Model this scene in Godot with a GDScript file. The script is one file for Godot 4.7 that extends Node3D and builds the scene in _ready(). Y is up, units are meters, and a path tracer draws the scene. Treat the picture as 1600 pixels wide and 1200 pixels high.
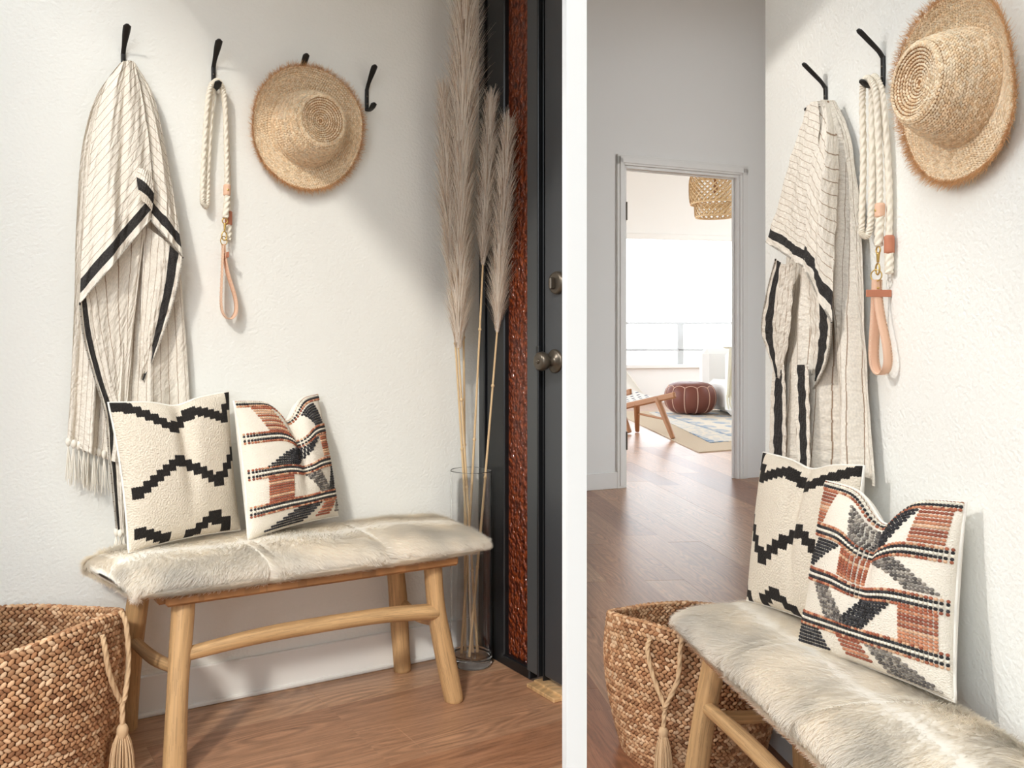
extends Node3D

# Two views of one entryway stand side by side, parted by an added slim white post.
# Each hook wall has a frame: x along the wall to the right, y up, z out of the wall; its origin lies on the floor below the first hook.
var FL := Transform3D(Basis(Vector3(0.877, 0, -0.481), Vector3.UP, Vector3(0.481, 0, 0.877)).orthonormalized(), Vector3(-0.786, 0, -2.369))
var FR := Transform3D(Basis(Vector3(0.063, 0, 0.998), Vector3.UP, Vector3(-0.998, 0, 0.063)).orthonormalized().scaled(Vector3.ONE * 0.8864), Vector3(0.9165, 0, -1.970))
var FD: Transform3D # the wall with the doorway to the far room
var rng := RandomNumberGenerator.new()
var M := {}
var taken := {}

const LEFT_BACK := [[Vector3(-0.008, 1.754, 0.030), Vector3(-0.073, 1.657, 0.030), Vector3(-0.108, 1.520, 0.030), Vector3(-0.122, 1.336, 0.030), Vector3(-0.128, 1.104, 0.030), Vector3(-0.136, 0.906, 0.030), Vector3(-0.145, 0.758, 0.030)],
	[Vector3(-0.004, 1.755, 0.035), Vector3(-0.050, 1.659, 0.037), Vector3(-0.074, 1.522, 0.038), Vector3(-0.078, 1.338, 0.040), Vector3(-0.081, 1.105, 0.042), Vector3(-0.088, 0.906, 0.043), Vector3(-0.099, 0.732, 0.045)],
	[Vector3(0.002, 1.757, 0.035), Vector3(-0.009, 1.664, 0.036), Vector3(-0.018, 1.528, 0.037), Vector3(-0.018, 1.342, 0.037), Vector3(-0.010, 1.106, 0.038), Vector3(-0.018, 0.904, 0.039), Vector3(-0.034, 0.703, 0.040)],
	[Vector3(0.010, 1.757, 0.035), Vector3(0.040, 1.670, 0.037), Vector3(0.053, 1.535, 0.038), Vector3(0.059, 1.347, 0.040), Vector3(0.064, 1.107, 0.042), Vector3(0.063, 0.902, 0.043), Vector3(0.058, 0.697, 0.045)],
	[Vector3(0.019, 1.759, 0.025), Vector3(0.072, 1.677, 0.025), Vector3(0.106, 1.525, 0.025), Vector3(0.134, 1.371, 0.025), Vector3(0.151, 1.162, 0.025), Vector3(0.165, 0.968, 0.025), Vector3(0.180, 0.686, 0.025)]]
const LEFT_FLAP := [[Vector3(-0.020, 1.742, 0.060), Vector3(-0.062, 1.668, 0.060), Vector3(-0.089, 1.532, 0.063), Vector3(-0.105, 1.365, 0.069), Vector3(-0.116, 1.233, 0.077), Vector3(-0.121, 1.113, 0.085)],
	[Vector3(-0.012, 1.746, 0.068), Vector3(-0.033, 1.668, 0.078), Vector3(-0.048, 1.531, 0.089), Vector3(-0.056, 1.398, 0.099), Vector3(-0.061, 1.282, 0.106), Vector3(-0.067, 1.184, 0.110)],
	[Vector3(-0.001, 1.750, 0.068), Vector3(-0.001, 1.672, 0.078), Vector3(0.001, 1.554, 0.086), Vector3(-0.004, 1.436, 0.092), Vector3(-0.004, 1.353, 0.096), Vector3(-0.005, 1.263, 0.100)],
	[Vector3(0.017, 1.753, 0.060), Vector3(0.033, 1.679, 0.068), Vector3(0.048, 1.578, 0.076), Vector3(0.057, 1.476, 0.082), Vector3(0.060, 1.409, 0.085), Vector3(0.055, 1.338, 0.085)]]
const LEFT_SIDE_FLAP := [[Vector3(0.013, 1.755, 0.045), Vector3(0.039, 1.666, 0.055), Vector3(0.054, 1.547, 0.065), Vector3(0.061, 1.428, 0.070), Vector3(0.058, 1.334, 0.075)],
	[Vector3(0.019, 1.757, 0.040), Vector3(0.056, 1.668, 0.055), Vector3(0.079, 1.549, 0.070), Vector3(0.094, 1.412, 0.080), Vector3(0.095, 1.289, 0.090)],
	[Vector3(0.025, 1.759, 0.030), Vector3(0.074, 1.672, 0.035), Vector3(0.105, 1.522, 0.045), Vector3(0.127, 1.366, 0.060), Vector3(0.140, 1.241, 0.080)]]
const LEFT_CURL := [[Vector3(0.016, 1.468, 0.090), Vector3(0.017, 1.428, 0.100), Vector3(0.026, 1.385, 0.095)],
	[Vector3(0.034, 1.465, 0.100), Vector3(0.035, 1.416, 0.115), Vector3(0.042, 1.372, 0.100)],
	[Vector3(0.056, 1.462, 0.085), Vector3(0.060, 1.407, 0.100), Vector3(0.057, 1.357, 0.090)]]
const LEFT_PANEL := [[Vector3(-0.121, 1.113, 0.085), Vector3(-0.110, 1.022, 0.077), Vector3(-0.081, 0.915, 0.070), Vector3(-0.056, 0.831, 0.063), Vector3(-0.047, 0.739, 0.055), Vector3(-0.034, 0.620, 0.048), Vector3(-0.023, 0.513, 0.040)],
	[Vector3(-0.079, 1.170, 0.070), Vector3(-0.063, 1.038, 0.066), Vector3(-0.038, 0.913, 0.062), Vector3(-0.021, 0.838, 0.057), Vector3(-0.016, 0.736, 0.053), Vector3(-0.012, 0.618, 0.049), Vector3(-0.006, 0.512, 0.045)],
	[Vector3(0.048, 1.327, 0.060), Vector3(0.029, 1.174, 0.056), Vector3(0.015, 1.022, 0.052), Vector3(0.005, 0.870, 0.047), Vector3(0.001, 0.734, 0.043), Vector3(0.001, 0.632, 0.039), Vector3(0.005, 0.530, 0.035)]]
const LEFT_INNER_PANEL := [[Vector3(0.140, 1.241, 0.080), Vector3(0.126, 1.159, 0.072), Vector3(0.104, 1.073, 0.065), Vector3(0.075, 0.987, 0.058), Vector3(0.044, 0.909, 0.050)],
	[Vector3(0.092, 1.285, 0.075), Vector3(0.083, 1.175, 0.069), Vector3(0.064, 1.055, 0.062), Vector3(0.052, 0.971, 0.056), Vector3(0.039, 0.916, 0.050)],
	[Vector3(0.046, 1.324, 0.055), Vector3(0.040, 1.191, 0.052), Vector3(0.035, 1.055, 0.050), Vector3(0.034, 0.971, 0.047), Vector3(0.033, 0.920, 0.045)]]
const RIGHT_BACK := [[Vector3(0.019, 1.741, 0.050), Vector3(-0.038, 1.669, 0.045), Vector3(-0.099, 1.506, 0.040), Vector3(-0.144, 1.308, 0.035), Vector3(-0.191, 1.101, 0.033), Vector3(-0.216, 0.959, 0.032), Vector3(-0.239, 0.814, 0.030)],
	[Vector3(0.059, 1.736, 0.055), Vector3(0.031, 1.646, 0.053), Vector3(0.002, 1.491, 0.051), Vector3(-0.018, 1.300, 0.052), Vector3(-0.037, 1.105, 0.056), Vector3(-0.045, 0.842, 0.060)],
	[Vector3(0.086, 1.733, 0.050), Vector3(0.113, 1.628, 0.049), Vector3(0.111, 1.475, 0.048), Vector3(0.104, 1.292, 0.047), Vector3(0.108, 1.108, 0.046), Vector3(0.106, 0.840, 0.045)],
	[Vector3(0.082, 1.732, 0.035), Vector3(0.142, 1.621, 0.037), Vector3(0.165, 1.467, 0.039), Vector3(0.182, 1.288, 0.041), Vector3(0.199, 1.111, 0.043), Vector3(0.220, 0.843, 0.045)],
	[Vector3(0.075, 1.730, 0.020), Vector3(0.134, 1.639, 0.020), Vector3(0.172, 1.496, 0.020), Vector3(0.193, 1.346, 0.020), Vector3(0.208, 1.169, 0.020), Vector3(0.231, 0.996, 0.020), Vector3(0.253, 0.827, 0.020)]]
const RIGHT_FLAP := [[Vector3(0.036, 1.730, 0.070), Vector3(0.017, 1.672, 0.080), Vector3(-0.002, 1.604, 0.095), Vector3(-0.043, 1.498, 0.105), Vector3(-0.090, 1.408, 0.115)],
	[Vector3(0.061, 1.733, 0.072), Vector3(0.068, 1.661, 0.085), Vector3(0.062, 1.576, 0.098), Vector3(0.044, 1.469, 0.105), Vector3(0.008, 1.365, 0.110)],
	[Vector3(0.080, 1.731, 0.066), Vector3(0.112, 1.650, 0.080), Vector3(0.110, 1.551, 0.090), Vector3(0.093, 1.431, 0.095), Vector3(0.078, 1.329, 0.100)]]
const RIGHT_SIDE_FLAP := [[Vector3(0.078, 1.733, 0.055), Vector3(0.098, 1.615, 0.085), Vector3(0.096, 1.508, 0.100), Vector3(0.100, 1.415, 0.105), Vector3(0.088, 1.329, 0.105)],
	[Vector3(0.092, 1.729, 0.050), Vector3(0.147, 1.605, 0.080), Vector3(0.161, 1.482, 0.100), Vector3(0.159, 1.378, 0.105), Vector3(0.136, 1.275, 0.105)],
	[Vector3(0.082, 1.731, 0.035), Vector3(0.143, 1.606, 0.050), Vector3(0.165, 1.482, 0.065), Vector3(0.178, 1.347, 0.080), Vector3(0.185, 1.194, 0.090)]]
const RIGHT_INNER_PANEL := [[Vector3(0.185, 1.194, 0.090), Vector3(0.161, 1.147, 0.080), Vector3(0.117, 1.086, 0.070), Vector3(0.038, 1.020, 0.060)],
	[Vector3(0.107, 1.292, 0.085), Vector3(0.106, 1.200, 0.077), Vector3(0.078, 1.108, 0.068), Vector3(0.035, 1.024, 0.060)],
	[Vector3(0.026, 1.332, 0.070), Vector3(0.017, 1.250, 0.065), Vector3(0.020, 1.154, 0.060), Vector3(0.016, 1.026, 0.055)]]
const RIGHT_PANEL := [[Vector3(-0.067, 1.361, 0.100), Vector3(-0.127, 1.289, 0.092), Vector3(-0.178, 1.205, 0.084), Vector3(-0.191, 1.162, 0.076), Vector3(-0.163, 1.102, 0.068), Vector3(-0.147, 1.051, 0.060)],
	[Vector3(-0.036, 1.346, 0.095), Vector3(-0.075, 1.270, 0.086), Vector3(-0.110, 1.187, 0.077), Vector3(-0.129, 1.119, 0.069), Vector3(-0.139, 1.051, 0.060)],
	[Vector3(-0.012, 1.345, 0.080), Vector3(-0.036, 1.252, 0.072), Vector3(-0.073, 1.154, 0.063), Vector3(-0.135, 1.048, 0.055)]]
const RIGHT_STRIP := [[Vector3(-0.168, 1.101, 0.055), Vector3(-0.196, 0.996, 0.052), Vector3(-0.208, 0.833, 0.050)],
	[Vector3(-0.107, 1.103, 0.060), Vector3(-0.098, 1.002, 0.058), Vector3(-0.103, 0.834, 0.055)]]
const RIGHT_CENTRE_STRIP := [[Vector3(0.007, 1.090, 0.090), Vector3(0.020, 0.947, 0.090), Vector3(0.027, 0.813, 0.090)],
	[Vector3(0.071, 1.092, 0.085), Vector3(0.077, 0.953, 0.085), Vector3(0.080, 0.813, 0.085)]]


class Shape:
	var v := PackedVector3Array()
	var n := PackedVector3Array()
	var t := PackedVector2Array()
	var ix := PackedInt32Array()
	func grid(p: Array, wu := false, wv := false, us := Vector2.ONE, uo := Vector2.ZERO, flip := false) -> void:
		var a: int = p.size()
		var b: int = p[0].size()
		var at := v.size()
		for i in a:
			var i0: int = i - 1 if i > 0 else (a - 2 if wu else 0)
			var i1: int = i + 1 if i < a - 1 else (1 if wu else a - 1)
			for j in b:
				var j0: int = j - 1 if j > 0 else (b - 2 if wv else 0)
				var j1: int = j + 1 if j < b - 1 else (1 if wv else b - 1)
				var du: Vector3 = p[i1][j] - p[i0][j]
				var dv: Vector3 = p[i][j1] - p[i][j0]
				var c := du.cross(dv)
				if c.length_squared() < 1e-18:
					var other: int = i1 if i == 0 or i0 == i else i0
					var mid := Vector3.ZERO
					for q in p[other]:
						mid += q
					c = p[i][j] - mid / b
					if flip:
						c = -c
				c = c.normalized()
				v.append(p[i][j])
				n.append(-c if flip else c)
				t.append(Vector2(float(i) / (a - 1), float(j) / (b - 1)) * us + uo)
		for i in a - 1:
			for j in b - 1:
				var q := at + i * b + j
				if flip:
					ix.append_array([q, q + b, q + 1, q + b, q + b + 1, q + 1])
				else:
					ix.append_array([q, q + 1, q + b, q + b, q + 1, q + b + 1])
	# rad(f, angle) -> radius; uv.x runs along, uv.y round
	func tube(path: Array, rad: Callable, seg := 10, hint := Vector3.ZERO, cap := 0.35, closed := false, us := Vector2.ONE) -> void:
		var k := path.size()
		var rows := []
		var nn := hint
		for i in k:
			var a: Vector3 = path[i - 1] if i > 0 else (path[k - 2] if closed else path[0])
			var b: Vector3 = path[i + 1] if i < k - 1 else (path[1] if closed else path[k - 1])
			var tg := (b - a).normalized()
			if nn == Vector3.ZERO:
				nn = tg.cross(Vector3(0.31, 0.2, 0.93)).normalized()
			nn = (nn - tg * nn.dot(tg)).normalized()
			var bb := tg.cross(nn)
			var f := float(i) / (k - 1)
			var row := PackedVector3Array()
			for j in seg + 1:
				var th := TAU * (j % seg) / seg
				row.append(path[i] + (nn * cos(th) + bb * sin(th)) * rad.call(f, th))
			if not closed and cap > 0.0 and (i == 0 or i == k - 1):
				var d: float = rad.call(f, 0.0) * cap * (-1.0 if i == 0 else 1.0)
				var r1 := PackedVector3Array()
				var r2 := PackedVector3Array()
				for q in row:
					r1.append(path[i] + (q - path[i]) * 0.72 + tg * d * 0.75)
					r2.append(path[i] + tg * d)
				if i == 0:
					rows.append_array([r2, r1, row])
				else:
					rows.append_array([row, r1, r2])
			else:
				rows.append(row)
		grid(rows, closed, true, us, Vector2.ZERO, true)
	func lathe(prof: Array, xf := Transform3D(), seg := 32, us := Vector2.ONE) -> void: # prof: Vector2(radius, height), outside seen as the height grows
		var rows := []
		for q in prof:
			var row := PackedVector3Array()
			for j in seg + 1:
				var th := TAU * (j % seg) / seg
				var r: float = q.x
				row.append(xf * Vector3(cos(th) * r, q.y, -sin(th) * r))
			rows.append(row)
		grid(rows, false, true, us, Vector2.ZERO, true)
	func poly(q: Array, inside: Vector3) -> void:
		var nn: Vector3 = (q[1] - q[0]).cross(q[2] - q[0])
		if nn.length_squared() < 1e-16 and q.size() > 3:
			nn = (q[2] - q[0]).cross(q[3] - q[0])
		var mid := Vector3.ZERO
		for p in q:
			mid += p
		mid /= q.size()
		var r := q.duplicate()
		if nn.dot(mid - inside) < 0.0:
			r.reverse()
			nn = -nn
		nn = nn.normalized()
		var at := v.size()
		for p in r:
			v.append(p)
			n.append(nn)
			t.append(Vector2(p.x, p.z))
		for i in range(1, r.size() - 1):
			ix.append_array([at, at + i + 1, at + i])
	func box(c: Vector3, s: Vector3, e := 0.002, bs := Basis()) -> void:
		var h := s / 2.0
		e = minf(e, minf(h.x, minf(h.y, h.z)) * 0.9)
		var f := func(x, y, z, ax): # a corner, pushed in by the bevel on the axes other than ax
			var q := Vector3(x * h.x, y * h.y, z * h.z)
			for k in 3:
				if k != ax:
					q[k] -= signf(q[k]) * e
			return c + bs * q
		var sg := [-1.0, 1.0]
		for a in sg:
			poly([f.call(a, -1, -1, 0), f.call(a, 1, -1, 0), f.call(a, 1, 1, 0), f.call(a, -1, 1, 0)], c)
			poly([f.call(-1, a, -1, 1), f.call(1, a, -1, 1), f.call(1, a, 1, 1), f.call(-1, a, 1, 1)], c)
			poly([f.call(-1, -1, a, 2), f.call(1, -1, a, 2), f.call(1, 1, a, 2), f.call(-1, 1, a, 2)], c)
			for b in sg:
				poly([f.call(a, b, -1, 0), f.call(a, b, 1, 0), f.call(a, b, 1, 1), f.call(a, b, -1, 1)], c)
				poly([f.call(a, -1, b, 0), f.call(a, 1, b, 0), f.call(a, 1, b, 2), f.call(a, -1, b, 2)], c)
				poly([f.call(-1, a, b, 1), f.call(1, a, b, 1), f.call(1, a, b, 2), f.call(-1, a, b, 2)], c)
				for d in sg:
					poly([f.call(a, b, d, 0), f.call(a, b, d, 1), f.call(a, b, d, 2)], c)
	func prism(q: PackedVector2Array, y0: float, y1: float, e := 0.0015) -> void: # q: convex outline in x and z
		var m := Vector2.ZERO
		for p in q:
			m += p
		m /= q.size()
		var c := Vector3(m.x, (y0 + y1) / 2, m.y)
		var top := []
		var k := q.size()
		for i in k:
			var inward := (m - q[i]).normalized() * e * 1.4
			top.append(Vector3(q[i].x + inward.x, y1, q[i].y + inward.y))
		poly(top, c)
		for i in k:
			var j := (i + 1) % k
			var a := Vector3(q[i].x, y1 - e, q[i].y)
			var b := Vector3(q[j].x, y1 - e, q[j].y)
			if a.distance_to(b) < 1e-4:
				continue
			poly([top[i], top[j], b, a], c)
			poly([a, b, Vector3(b.x, y0, b.z), Vector3(a.x, y0, a.z)], c)
	func mesh(off := Vector3.ZERO) -> ArrayMesh:
		var vv := v
		if off != Vector3.ZERO:
			vv = PackedVector3Array()
			for q in v:
				vv.append(q - off)
		var a := []
		a.resize(Mesh.ARRAY_MAX)
		a[Mesh.ARRAY_VERTEX] = vv
		a[Mesh.ARRAY_NORMAL] = n
		a[Mesh.ARRAY_TEX_UV] = t
		a[Mesh.ARRAY_INDEX] = ix
		var m := ArrayMesh.new()
		m.add_surface_from_arrays(Mesh.PRIMITIVE_TRIANGLES, a)
		return m

func numbered(called: String) -> String:
	var k: int = taken.get(called, -1) + 1
	taken[called] = k
	return called if k == 0 else "%s_%03d" % [called, k]

func tag(o: Node3D, label: String, category: String, group := "") -> Node3D:
	o.set_meta("label", label)
	o.set_meta("category", category)
	if group:
		o.set_meta("group", group)
	return o

# a thing's root at a point of its frame; parts are written in frame coordinates and shifted by that point
func thing(called: String, frame: Transform3D, base: Vector3, label: String, category: String, group := "") -> Node3D:
	var o := Node3D.new()
	o.name = numbered(called)
	add_child(o)
	o.transform = frame * Transform3D(Basis(), base)
	o.set_meta("base", base)
	return tag(o, label, category, group)

func part(called: String, s: Shape, m: Material, parent: Node3D, label := "") -> MeshInstance3D:
	var o := MeshInstance3D.new()
	o.name = called
	var top := parent
	while not top.has_meta("base") and top.get_parent() is Node3D and top != self:
		top = top.get_parent()
	o.mesh = s.mesh(top.get_meta("base") if top.has_meta("base") else Vector3.ZERO)
	o.material_override = m
	if label:
		o.set_meta("label", label)
	parent.add_child(o, true)
	return o

func struct(called: String, frame: Transform3D, s: Shape, m: Material, label: String, category: String) -> MeshInstance3D:
	var o := MeshInstance3D.new()
	o.name = numbered(called)
	o.mesh = s.mesh()
	o.material_override = m
	o.transform = frame
	o.set_meta("kind", "structure")
	add_child(o)
	tag(o, label, category)
	return o

func strew(called: String, mesh: Mesh, where: Array, cols: Array, m: Material, parent: Node3D) -> MultiMeshInstance3D:
	var mm := MultiMesh.new()
	mm.transform_format = MultiMesh.TRANSFORM_3D
	mm.use_colors = true
	mm.mesh = mesh
	mm.instance_count = where.size()
	var top := parent
	while not top.has_meta("base"):
		top = top.get_parent()
	var off: Vector3 = top.get_meta("base")
	for i in where.size():
		var x: Transform3D = where[i]
		x.origin -= off
		mm.set_instance_transform(i, x)
		mm.set_instance_color(i, cols[i])
	var o := MultiMeshInstance3D.new()
	o.name = called
	o.multimesh = mm
	o.material_override = m
	o.set_meta("kind", "stuff")
	parent.add_child(o, true)
	return o

func copy_to(o: Node3D, frame: Transform3D, label: String, group := "") -> Node3D:
	var c: Node3D = o.duplicate()
	var plain := str(o.name).rstrip("0123456789").trim_suffix("_")
	c.name = numbered(plain)
	add_child(c)
	c.transform = frame * Transform3D(Basis(), o.get_meta("base"))
	c.set_meta("label", label)
	if group:
		c.set_meta("group", group)
	return c

func lin(r: int, g: int, b: int) -> Color:
	return Color8(r, g, b).srgb_to_linear()

func flat(called: String, c: Color, rough := 0.7, metal := 0.0) -> StandardMaterial3D:
	var m := StandardMaterial3D.new()
	m.resource_name = called
	m.albedo_color = c
	m.roughness = rough
	m.metallic = metal
	m.cull_mode = BaseMaterial3D.CULL_DISABLED
	M[called] = m
	return m

func noise(freq: float, oct := 3, seed_ := 1) -> FastNoiseLite:
	var f := FastNoiseLite.new()
	f.noise_type = FastNoiseLite.TYPE_SIMPLEX_SMOOTH
	f.frequency = freq
	f.fractal_octaves = oct
	f.seed = seed_
	return f

func bumps(m: StandardMaterial3D, freq: float, depth: float, scale: Vector3, size := 512, oct := 3, world := true) -> void:
	var tx := NoiseTexture2D.new()
	tx.width = size
	tx.height = size
	tx.seamless = true
	tx.noise = noise(freq, oct)
	m.heightmap_enabled = true
	m.heightmap_texture = tx
	m.heightmap_scale = depth
	m.uv1_triplanar = true
	m.uv1_world_triplanar = world
	m.uv1_scale = scale

func picture(w: int, h: int, f: Callable) -> ImageTexture:
	var data := PackedByteArray()
	data.resize(w * h * 3)
	var at := 0
	for y in h:
		for x in w:
			var c: Color = f.call(x, y)
			data[at] = clampi(int(c.r * 255.0), 0, 255)
			data[at + 1] = clampi(int(c.g * 255.0), 0, 255)
			data[at + 2] = clampi(int(c.b * 255.0), 0, 255)
			at += 3
	return ImageTexture.create_from_image(Image.create_from_data(w, h, false, Image.FORMAT_RGB8, data))

# Catmull-Rom through control points
func along(q: Array, f: float) -> Vector3:
	var k := q.size() - 1
	var x := clampf(f, 0.0, 1.0) * k
	var i := mini(int(x), k - 1)
	var u := x - i
	var a: Vector3 = q[maxi(i - 1, 0)]
	var b: Vector3 = q[i]
	var c: Vector3 = q[i + 1]
	var d: Vector3 = q[mini(i + 2, k)]
	return 0.5 * (2.0 * b + (c - a) * u + (2.0 * a - 5.0 * b + 4.0 * c - d) * u * u + (3.0 * b - a - 3.0 * c + d) * u * u * u)

func curve(q: Array, k: int) -> Array:
	var out := []
	for i in k + 1:
		out.append(along(q, float(i) / k))
	return out

func wood_picture(seed_: int) -> ImageTexture:
	var a := noise(0.01, 3, seed_)
	var b := noise(0.004, 2, seed_ + 5)
	return picture(1024, 512, func(x, y):
		var w: float = b.get_noise_2d(x * 0.5, y * 1.6)
		var ring: float = sin((y * 0.045 + w * 9.0) * TAU * 0.5)
		var streak: float = a.get_noise_2d(x * 0.22, y * 5.0)
		var pore: float = a.get_noise_2d(x * 1.2 + 900.0, y * 26.0)
		var g: float = 0.87 + 0.075 * ring * (0.5 + w) + 0.10 * streak - (0.10 if pore > 0.28 else 0.0)
		return Color(g, g * (0.985 + 0.02 * streak), g * (0.97 + 0.04 * streak)))

func materials() -> void:
	var m := flat("wall", Color8(241, 239, 232), 0.9)
	bumps(m, 0.05, 0.14, Vector3.ONE * 1.6, 1024, 4)
	m = flat("wall_far_room", Color8(243, 242, 238), 0.9)
	flat("unseen_wall_grey", Color8(162, 157, 151), 0.9)  # grey of the unseen walls, chosen to cut bounced light
	m = flat("trim", Color8(240, 238, 233), 0.5)
	m = flat("added_post_white", Color8(222, 222, 221), 0.8)  # white of the added post between the two views
	var woods := [wood_picture(3), wood_picture(11)]
	var tones := [Color8(206, 157, 122), Color8(192, 142, 107), Color8(164, 112, 82), Color8(216, 171, 136), Color8(198, 150, 117), Color8(182, 131, 98)]
	for k in 6:
		m = flat("plank_%d" % k, tones[k], 0.32)
		m.albedo_texture = woods[k % 2]
		m.uv1_triplanar = true
		m.uv1_scale = Vector3(0.62, 2.0, 2.0)
		m.uv1_offset = Vector3(0.17 * k, 0, 0.29 * k)
	m = flat("floor_base", Color8(150, 120, 98), 0.5)
	m = flat("floor_far", Color8(198, 150, 117), 0.32)
	m.albedo_texture = woods[0]
	m.uv1_triplanar = true
	m.uv1_world_triplanar = true
	m.uv1_scale = Vector3(2.0, 1, 0.6)
	m = flat("teak", Color8(226, 184, 132), 0.55)
	m.albedo_texture = woods[1]
	m = flat("teak_dark", Color8(190, 138, 90), 0.55)
	m.albedo_texture = woods[1]
	m = flat("chair_wood", Color8(172, 122, 84), 0.5)
	flat("iron", Color8(22, 20, 19), 0.5)
	flat("bronze", Color8(92, 84, 74), 0.32, 0.7)
	flat("brass", Color8(206, 172, 104), 0.3, 0.9)
	flat("leather", Color8(230, 186, 156), 0.6)
	flat("leather_red", Color8(192, 122, 92), 0.6)
	flat("stitch", Color8(240, 215, 190), 0.9)
	m = flat("rope", Color8(238, 228, 210), 0.95)
	m = flat("door_paint", Color8(60, 62, 65), 0.38)
	m = flat("frame_paint", Color8(20, 21, 23), 0.34)
	m = flat("jamb_paint", Color8(72, 74, 75), 0.45)
	m = flat("amber", Color8(166, 74, 18), 0.10)
	bumps(m, 0.018, 2.2, Vector3(7, 4, 7), 512, 2)
	var swirl := NoiseTexture2D.new()
	swirl.width = 512
	swirl.height = 512
	swirl.seamless = true
	swirl.noise = noise(0.012, 4, 17)
	swirl.color_ramp = Gradient.new()
	swirl.color_ramp.offsets = PackedFloat32Array([0.25, 0.55, 0.8])
	swirl.color_ramp.colors = PackedColorArray([Color(0.62, 0.52, 0.45), Color(0.85, 0.8, 0.76), Color(1, 1, 1)])
	m.albedo_texture = swirl
	m.backlight_enabled = true
	m.backlight = Color8(150, 58, 8)
	m.clearcoat_enabled = true
	m = flat("glass", Color(1.0, 1.0, 1.0, 0.0), 0.0)
	m.refraction_enabled = true
	m.refraction_scale = 0.05
	m = flat("pane", Color(1, 1, 1, 0.04), 0.02)
	m.transparency = BaseMaterial3D.TRANSPARENCY_ALPHA
	m = flat("tint", Color.WHITE, 0.85)
	m.vertex_color_use_as_albedo = true
	m = flat("hide", Color8(238, 231, 219), 0.9)
	m = flat("hair", Color.WHITE, 0.7)
	m.vertex_color_use_as_albedo = true
	m.backlight_enabled = true
	m.backlight = Color8(235, 230, 222)
	m = flat("jute_shaded_core", Color8(120, 84, 56), 0.95)  # darker than the braid: shade between the strands put into the colour
	m = flat("dark_straw_core", Color8(176, 130, 86), 0.9)  # darker than the stitches: dark gaps between rows put into the colour
	m = flat("stem", Color8(214, 184, 142), 0.7)
	# woven cotton of the towel: hem, black band, thin pinstripes; u counts half metres from the hem
	var weave := noise(0.12, 2, 7)
	m = flat("towel", Color8(244, 234, 219), 0.95)
	m.albedo_texture = picture(1024, 256, func(x, y):
		var d: float = x / 2.0 + 0.4 * weave.get_noise_2d(y * 0.35, 3.0)
		var g: float = 0.95 + 0.07 * weave.get_noise_2d(x * 1.5, y * 3.0)
		if d > 15.0 and d < 37.0:
			var k: float = 0.16 + (0.12 if weave.get_noise_2d(x * 4.0, y * 6.0) > 0.15 else 0.0)
			return Color(k, k * 0.97, k)
		if d > 48.0 and fposmod(d - 48.0, 15.5) < 1.0:
			return Color(0.62, 0.54, 0.47)
		return Color(g, g, g))
	var cloth := NoiseTexture2D.new()
	cloth.width = 512
	cloth.height = 512
	cloth.seamless = true
	cloth.noise = noise(0.06, 4, 9)
	m.heightmap_enabled = true
	m.heightmap_texture = cloth
	m.heightmap_scale = 0.3
	m.backlight_enabled = true
	m.backlight = Color8(60, 54, 46)
	m = flat("fringe", Color8(238, 230, 216), 0.95)
	m = flat("canvas", Color8(236, 226, 210), 0.95)
	bumps(m, 0.16, 0.18, Vector3.ONE * 3.0, 512, 2, false)
	m = flat("canvas_side", Color8(240, 234, 224), 0.95)
	m = flat("pouf_leather", Color8(116, 62, 48), 0.5)
	m = flat("pouf_line", Color8(206, 168, 150), 0.8)
	m = flat("rattan", Color8(236, 206, 160), 0.7)
	m.backlight_enabled = true
	m.backlight = Color8(90, 70, 45)
	flat("sofa", Color8(240, 238, 234), 0.95)
	flat("throw", Color8(226, 220, 200), 0.95)
	flat("rail", Color8(128, 128, 127), 0.6)
	m = flat("jute_rug", Color8(206, 186, 160), 0.95)
	bumps(m, 0.1, 0.6, Vector3.ONE * 2.0, 512, 2)
	var worn := noise(0.03, 4, 21)
	m = flat("blue_rug", Color.WHITE, 0.95)
	m.albedo_texture = picture(512, 512, func(x, y):
		var e: float = minf(minf(x, 511 - x), minf(y, 511 - y))
		var k: float = worn.get_noise_2d(x * 2.0, y * 2.0)
		var c := Color8(222, 212, 196)
		if e < 14.0 or (e > 62.0 and e < 72.0):
			c = Color8(120, 142, 168)
		elif e < 62.0 and k > 0.05:
			c = Color8(176, 186, 196)
		elif e > 72.0 and absf(sin(x * 0.06) * sin(y * 0.06)) > 0.55:
			c = Color8(150, 166, 186)
		return c.lerp(Color8(216, 206, 192), clampf(0.35 + k, 0.0, 0.7)))
	m = flat("sling", Color.WHITE, 0.9)
	m.albedo_texture = picture(256, 256, func(x, y):
		var dark: bool = fposmod(y, 32.0) < 9.0 and fposmod(x + (16 if int(y / 32.0) % 2 else 0), 32.0) < 15.0
		return Color8(60, 66, 80) if dark else Color8(232, 230, 224))

# ---------------------------------------------------------------- the setting
func hall(x0: float, x1: float, y0: float, y1: float, d0: float, d1: float) -> Shape: # a block between two depths before the camera
	var s := Shape.new()
	s.box(Vector3((x0 + x1) / 2, (y0 + y1) / 2, -(d0 + d1) / 2), Vector3(x1 - x0, y1 - y0, d1 - d0), 0.0)
	return s

func block(u0: float, u1: float, y0: float, y1: float, w0: float, w1: float, e := 0.0) -> Shape:
	var s := Shape.new()
	s.box(Vector3((u0 + u1) / 2, (y0 + y1) / 2, (w0 + w1) / 2), Vector3(u1 - u0, y1 - y0, w1 - w0), e)
	return s

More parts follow.
